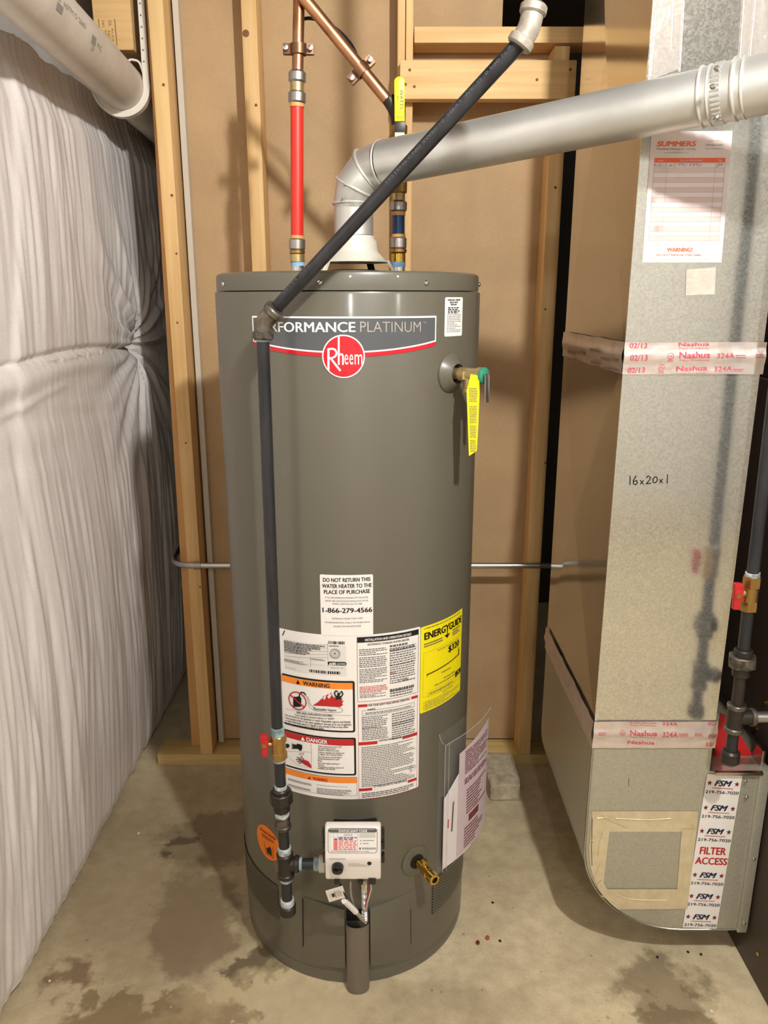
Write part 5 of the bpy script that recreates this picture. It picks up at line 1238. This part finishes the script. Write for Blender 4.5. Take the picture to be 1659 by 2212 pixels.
# handwriting
ik = Ink(D, .0006)
for pts in ([(1361, 1028), (1361, 1047)], [(1374, 1028), (1368, 1038), (1368, 1045), (1373, 1047), (1377, 1043), (1375, 1038), (1369, 1040)], [(1383, 1038), (1390, 1046)], [(1390, 1038), (1383, 1046)], [(1396, 1032), (1400, 1028), (1405, 1031), (1403, 1037), (1396, 1045), (1406, 1044)],
            [(1415, 1030), (1410, 1035), (1411, 1042), (1416, 1043), (1420, 1038), (1419, 1031), (1415, 1030)], [(1425, 1036), (1431, 1043)], [(1431, 1035), (1425, 1043)], [(1442, 1025), (1441, 1044)]): ik.strokepx(pts, .0017)
ik.build('handwriting', 'ink_black', front)
# service record sheet
QP = Quad(D, (1407, 284), (1582, 283), (1558, 567), (1387, 567))
pp = Ink(QP, .0009).rect(0, 0, 1, 1).build('service_record', 'paper_pinkish', du, label='paper service record sheet with orange heading')
ik = Ink(QP, .0013); ik.text('SUMMERS', .075, .112, .565, -.040, .03, .15); ik.rect(.06, .198, .94, .232); ik.text('WARNING!', .30, .915, .62, -.032, .03); ik.text('DO NOT REMOVE THIS LABEL', .17, .948, .74, -.014, .006); ik.rect(.06, .9695, .86, .9705); ik.rect(.12, .984, .80, .985)
ik.build('heading', 'ink_orange_red', pp, split=True)
ik = Ink(QP, .0013); ik.text('Plumbing Heating & Cooling', .075, .136, .56, -.013, .01, .15); ik.text('219-663-6081', .68, .110, .90, -.016, .012); ik.text('Crown Point', .71, .076, .875, -.010); ik.text('www.SUMMERSPHC.com', .17, .162, .475, -.009); ik.text('license 1234'[:7], .68, .134, .74, -.009); ik.lines(.75, .134, .90, .125, 1, seed=3, h=.5)
for x in (.06, .222, .82, .94): ik.rect(x, .232, x+.003, .865)
for k in range(18): ik.rect(.06, .232+k*.0372, .943, .2332+k*.0372)
ik.build('table_print', 'ink_soft', pp, kind='stuff')
ik = Ink(QP, .0011)
for k in range(1, 17, 2): ik.rect(.06, .232+k*.0372, .94, .232+(k+1)*.0372)
ik.build('table_rows', 'row_tint', pp, kind='stuff')
ik = Ink(QP, .0017); ik.text('Date', .11, .222, .17, -.012); ik.text('Service Performed', .385, .222, .65, -.013); ik.text('By', .855, .222, .895, -.012); ik.build('table_heading', 'paper_pinkish', pp, split=True)
ik = Ink(QP, .0015)
for t, a, b in (('9-20-12', .065, .215), ('A/C PTU  F PTU', .24, .65), ('JM', .83, .91)): ik.text(t, a, .262, b, -.022, -.006, .2)
ik.build('handwriting', 'ink_grey', pp, split=True)
# square patch of tape, clear tape at the top corners
q = [(1482, 582), (1546, 578), (1543, 636), (1480, 638)]
Ink(D, .0012).polypx(q).build('tape_patch', 'patch_tape', du, label='small square tape patch')
for pxs in ([(1412, -10), (1478, -10), (1466, 150), (1399, 175)], [(1604, -10), (1700, -10), (1690, 140), (1596, 140)]):
    tp_ = Ink(D, .002).polypx(pxs).build('clear_tape', 'clear_tape', du)
ik = Ink(D, .003)
for a, b in (((1411, -10), (1400, 175)), ((1477, -10), (1467, 155)), ((1452, -10), (1448, 110)), ((1605, 0), (1596, 130)), ((1630, 0), (1618, 125)), ((1416, 20), (1404, 165))): ik.mark().strokepx([a, b], .0016)
ik.build('tape_edges', 'white_line', du, split=True)
# access patch taped over the boot
def bpx(pxs): return [D.inv(p) for p in pxs]
strips = ([(1279, 1752), (1508, 1752), (1504, 1796), (1277, 1796)],
    [(1277, 1791), (1316, 1795), (1304, 1900), (1302, 1930), (1284, 1902), (1274, 1868), (1272, 1830)],
    [(1472, 1790), (1504, 1790), (1484, 1962), (1464, 1962), (1462, 1918)],
    [(1300, 1898), (1310, 1919), (1468, 1919), (1466, 1962), (1334, 1963), (1318, 1950), (1296, 1925), (1288, 1910)])
for i, q in enumerate(strips): tpf = Ink(D, .0009+.0005*i).polypx(q).build('cream_tape', 'cream_tape', du, label='cream foil tape framing the access patch')
Ink(D, .0006).polypx([(1310, 1790), (1475, 1790), (1466, 1925), (1302, 1925)]).build('access_patch', 'boot_metal', du)
wr = MB()
for pts in ([(1300, 1762), (1312, 1770), (1330, 1776), (1352, 1786)], [(1290, 1768), (1310, 1765), (1322, 1772)], [(1330, 1768), (1400, 1771), (1450, 1768)], [(1302, 1800), (1295, 1820), (1292, 1850)], [(1295, 1868), (1290, 1885), (1284, 1900)], [(1310, 1920), (1330, 1932), (1350, 1940), (1380, 1944), (1440, 1945)], [(1340, 1925), (1350, 1932), (1362, 1936)], [(1277, 1815), (1282, 1818), (1278, 1822)], [(1494, 1780), (1500, 1790), (1490, 1810)], [(1300, 1935), (1318, 1944), (1334, 1952)]):
    wr.tube([onY(p, YF-.0025) for p in pts], .0012, 6)
wr.build('tape_wrinkles', 'cream_tape', tpf, kind='stuff')
Ink(D, .0030).strokepx([(1279, 1766), (1277, 1830), (1278, 1868)], .0010).build('tape_split', 'dark_iron', tpf)
# filter access strip
QF = Quad(D, (1527, 1671), (1603, 1675), (1547, 2005), (1474, 2002))
fs_ = Ink(QF, .0014).rect(0, 0, 1, 1).build('filter_access_strip', 'sticker_white', du, label='white filter access strip with repeated phone numbers')
bk_ = Ink(QF, .0020); nv = Ink(QF, .0020); rd = Ink(QF, .0020); mr_ = Ink(QF, .0020); asp = .23
B = lambda y: (y-518)/1317
for y0 in (610, 812, 1008, 1385, 1572, 1757):
    s_ = .012*(y0-518)/1317
    nv.text('FSM', .245, B(y0), .745, -.036, .035, .35); rd.mark().lines(.20, B(y0+12), .80, B(y0+22), 1, seed=2, h=.6, last=1); bk_.text('219-756-7020', .03, B(y0+62), .975, -.0185, .012)
    for cx in (.11, .885):
        cy = B(y0-22); st_ = []
        for k in range(10):
            r_ = (.075 if k % 2 == 0 else .034); a = -PI/2+k*PI/5; st_.append((cx+r_*math.cos(a), cy+r_*math.sin(a)*asp))
        mr_.mark().poly(st_)
rd.text('FILTER', .14, B(1182), .90, -.048, .028); rd.text('ACCESS', .055, B(1268), .985, -.046, .028)
bk_.build('phone_number', 'ink_black', fs_, split=True); nv.build('initials', 'ink_navy', fs_, split=True); rd.build('red_lettering', 'ink_red', fs_, split=True); mr_.build('star', 'ink_maroon', fs_, split=True)
# scratch and small marks on the boot
Ink(D, .0006).strokepx([(1358, 1680), (1358, 1698)], .0008).build('scratch', 'dark_iron', du)

# red card lying on the rack top
rp = [onY(p, YF+.05) for p in ((1556, 1540), (1572, 1548), (1600, 1588), (1624, 1628), (1610, 1639), (1541, 1641))]
rc = MB().extrude(rp, (0, .0015, 0)).build('red_card', 'red_plastic', None, 0); tag(rc, 'creased red card lying on the filter rack top', 'card')

# ------------------------------------------------------------------ furnace cabinet
fu_ = thing('furnace', 'dark brown metal furnace cabinet at the end of the duct boot', 'furnace', (1.2, 0, 0))
MB().box((.864, -.34, .0), (1.55, .45, 1.25), .004).build('cabinet', 'furnace_paint', fu_)
MB().box((.880, -.32, 1.2505), (1.53, .43, 2.0), .004).build('plenum', 'furnace_paint', fu_)
for px in ((1654, 1517), (1634, 1574), (1638, 2060), (1655, 2178)):
    c = onX(px, .8635); MB().lathe([(.005, 0), (.005, .0015), (.002, .004)], c, (-1, 0, 0), 12).build('cabinet_screw', 'bright_brass', fu_)

# ------------------------------------------------------------------ furnace gas line
YR = -0.285
gr = thing('furnace_gas_pipe', 'black iron gas pipe with red valve handle beside the duct', 'gas pipe', onY((1576, 1645), YR))
runs(gr, [('riser_pipe', 'black_pipe', (1790, -140), (1626, 1242), RP), ('thread_tape', 'pipe_dope_white', (1626, 1236), (1625.5, 1245), .0125), ('valve_body', 'brass', (1625, 1243), (1616, 1314), .0140, .003), ('valve_hex', 'brass', (1625, 1245), (1622.5, 1268), .0165, .001, 6), ('valve_hex', 'brass', (1618, 1297), (1616, 1318), .0160, .001, 6),
   ('nipple', 'black_iron', (1616, 1316), (1606.5, 1404), RP), ('union_half', 'dark_iron', (1606.5, 1402), (1604.5, 1420), .0165, .002), ('union_nut', 'malleable_iron', (1604.5, 1415), (1602, 1440), .0245, .002, 8), ('union_half', 'dark_iron', (1602, 1438), (1600, 1460), .0160, .002),
   ('nipple', 'dark_iron', (1600, 1458), (1591.5, 1526), RP), ('tee_rim', 'malleable_iron', (1592, 1520), (1591, 1530), .0172, .002), ('tee_body', 'dark_iron', (1591, 1527), (1585, 1576), .0150, .002), ('tee_rim', 'malleable_iron', (1585.5, 1570), (1584, 1581), .0170, .002),
   ('nipple', 'black_iron', (1584, 1578), (1579, 1626), RP), ('drip_cap', 'dark_iron', (1579, 1620), (1576, 1648), .0170, .004)], YR)
tb = onY((1588, 1549), YR)
for nm, mt, x0, x1, r in (('tee_branch', 'dark_iron', 0, .030, .0140), ('tee_rim', 'malleable_iron', .028, .036, .0172), ('branch_pipe', 'crimp_steel', .034, .862-tb.x, RP)):
    MB().cyl(tb+Vector((x0, 0, 0)), tb+Vector((x1, 0, 0)), r, 24, None, .001).build(nm, mt, gr, 40)
hp2 = onY((1619, 1280), YR); MB().cyl(hp2, hp2+Vector((-.020, -.006, 0)), .006, 12).build('valve_stem', 'pale_brass', gr)
tee_handle(hp2+Vector((-.022, -.010, 0)), gr, 1.15)

# ------------------------------------------------------------------ small things on the floor
def bit(name, px, r, h, mt, label, cat, group=None, ax=(0, 0, 1)):
    c = onZ(px, 0); o = MB().lathe([(r*.7, 0), (r, h*.25), (r, h*.75), (r*.6, h)], c, (0, 0, 1), 14).build(name, mt, None, 50); tag(o, label, cat, group)
mat('bead_dark', sr(104, 22, 22), .3); mat('bead_light', sr(170, 86, 66), .35)
bit('red_bead', (1032, 2039), .0042, .008, 'bead_dark', 'dark red bead on the floor beside a paler one', 'bead')
bit('red_bead', (1053, 2029), .0046, .009, 'bead_light', 'pale reddish bead on the floor beside a darker one', 'bead')
rnd = random.Random(12)
def pebble(px, r, mt, label, group):
    c = onZ(px, 0); bm = bmesh.new(); bmesh.ops.create_icosphere(bm, subdivisions=1, radius=r)
    for v in bm.verts: v.co = Vector((v.co.x*rnd.uniform(.7, 1.3), v.co.y*rnd.uniform(.7, 1.3), v.co.z*.6+r*.55)); v.co.z = max(0, v.co.z); v.co += Vector((c.x, c.y, 0))
    o = MB().bm(bm).build('debris_bit', mt, None, 40); tag(o, label, 'debris', group)
for px in ((1486, 2058), (1514, 2063), (1420, 2069), (1064, 1951), (1080, 2034)): pebble(px, .0036, 'dark_iron', 'small dark crumb lying on the concrete floor', 'dark floor crumbs')
for px in ((1537, 2186), (300, 1801), (108, 2120), (1052, 1705)): pebble(px, .0034, 'white_plastic', 'small white crumb lying on the concrete floor', 'white floor crumbs')

# ------------------------------------------------------------------ ceiling lamps, the last one an added fill bulb
for i, (loc, pw, rad_) in enumerate(BULBS):
    lt = thing('ceiling_or_fill_lamp', ('bare bulb lamp holder on the ceiling in front of the tank', 'bare bulb lamp holder on the ceiling in front of the furnace', 'added fill bulb on the ceiling behind the camera')[i], 'lamp', (loc[0], loc[1], 2.42))
    MB().lathe([(.055, 2.418-loc[2]), (.055, 2.40-loc[2]), (.03, .13), (.02, .10), (.02, .07)], loc, (0, 0, 1), 24).build('lamp_holder', 'white_plastic', lt)
    mb_ = mat('bulb_glow_%d' % i, (1, .9, .8, 1), .4); b = bsdf(mb_); b.inputs['Emission Color'].default_value = WARM+(1,); b.inputs['Emission Strength'].default_value = pw/(4*PI*PI*rad_*rad_)*1.0
    MB().lathe([(.001, -rad_), (rad_*.6, -rad_*.8), (rad_*.95, -rad_*.3), (rad_, 0), (rad_*.9, rad_*.5), (rad_*.5, rad_*1.4), (.014, .07)], loc, (0, 0, 1), 24).build('bulb', 'bulb_glow_%d' % i, lt, 60)
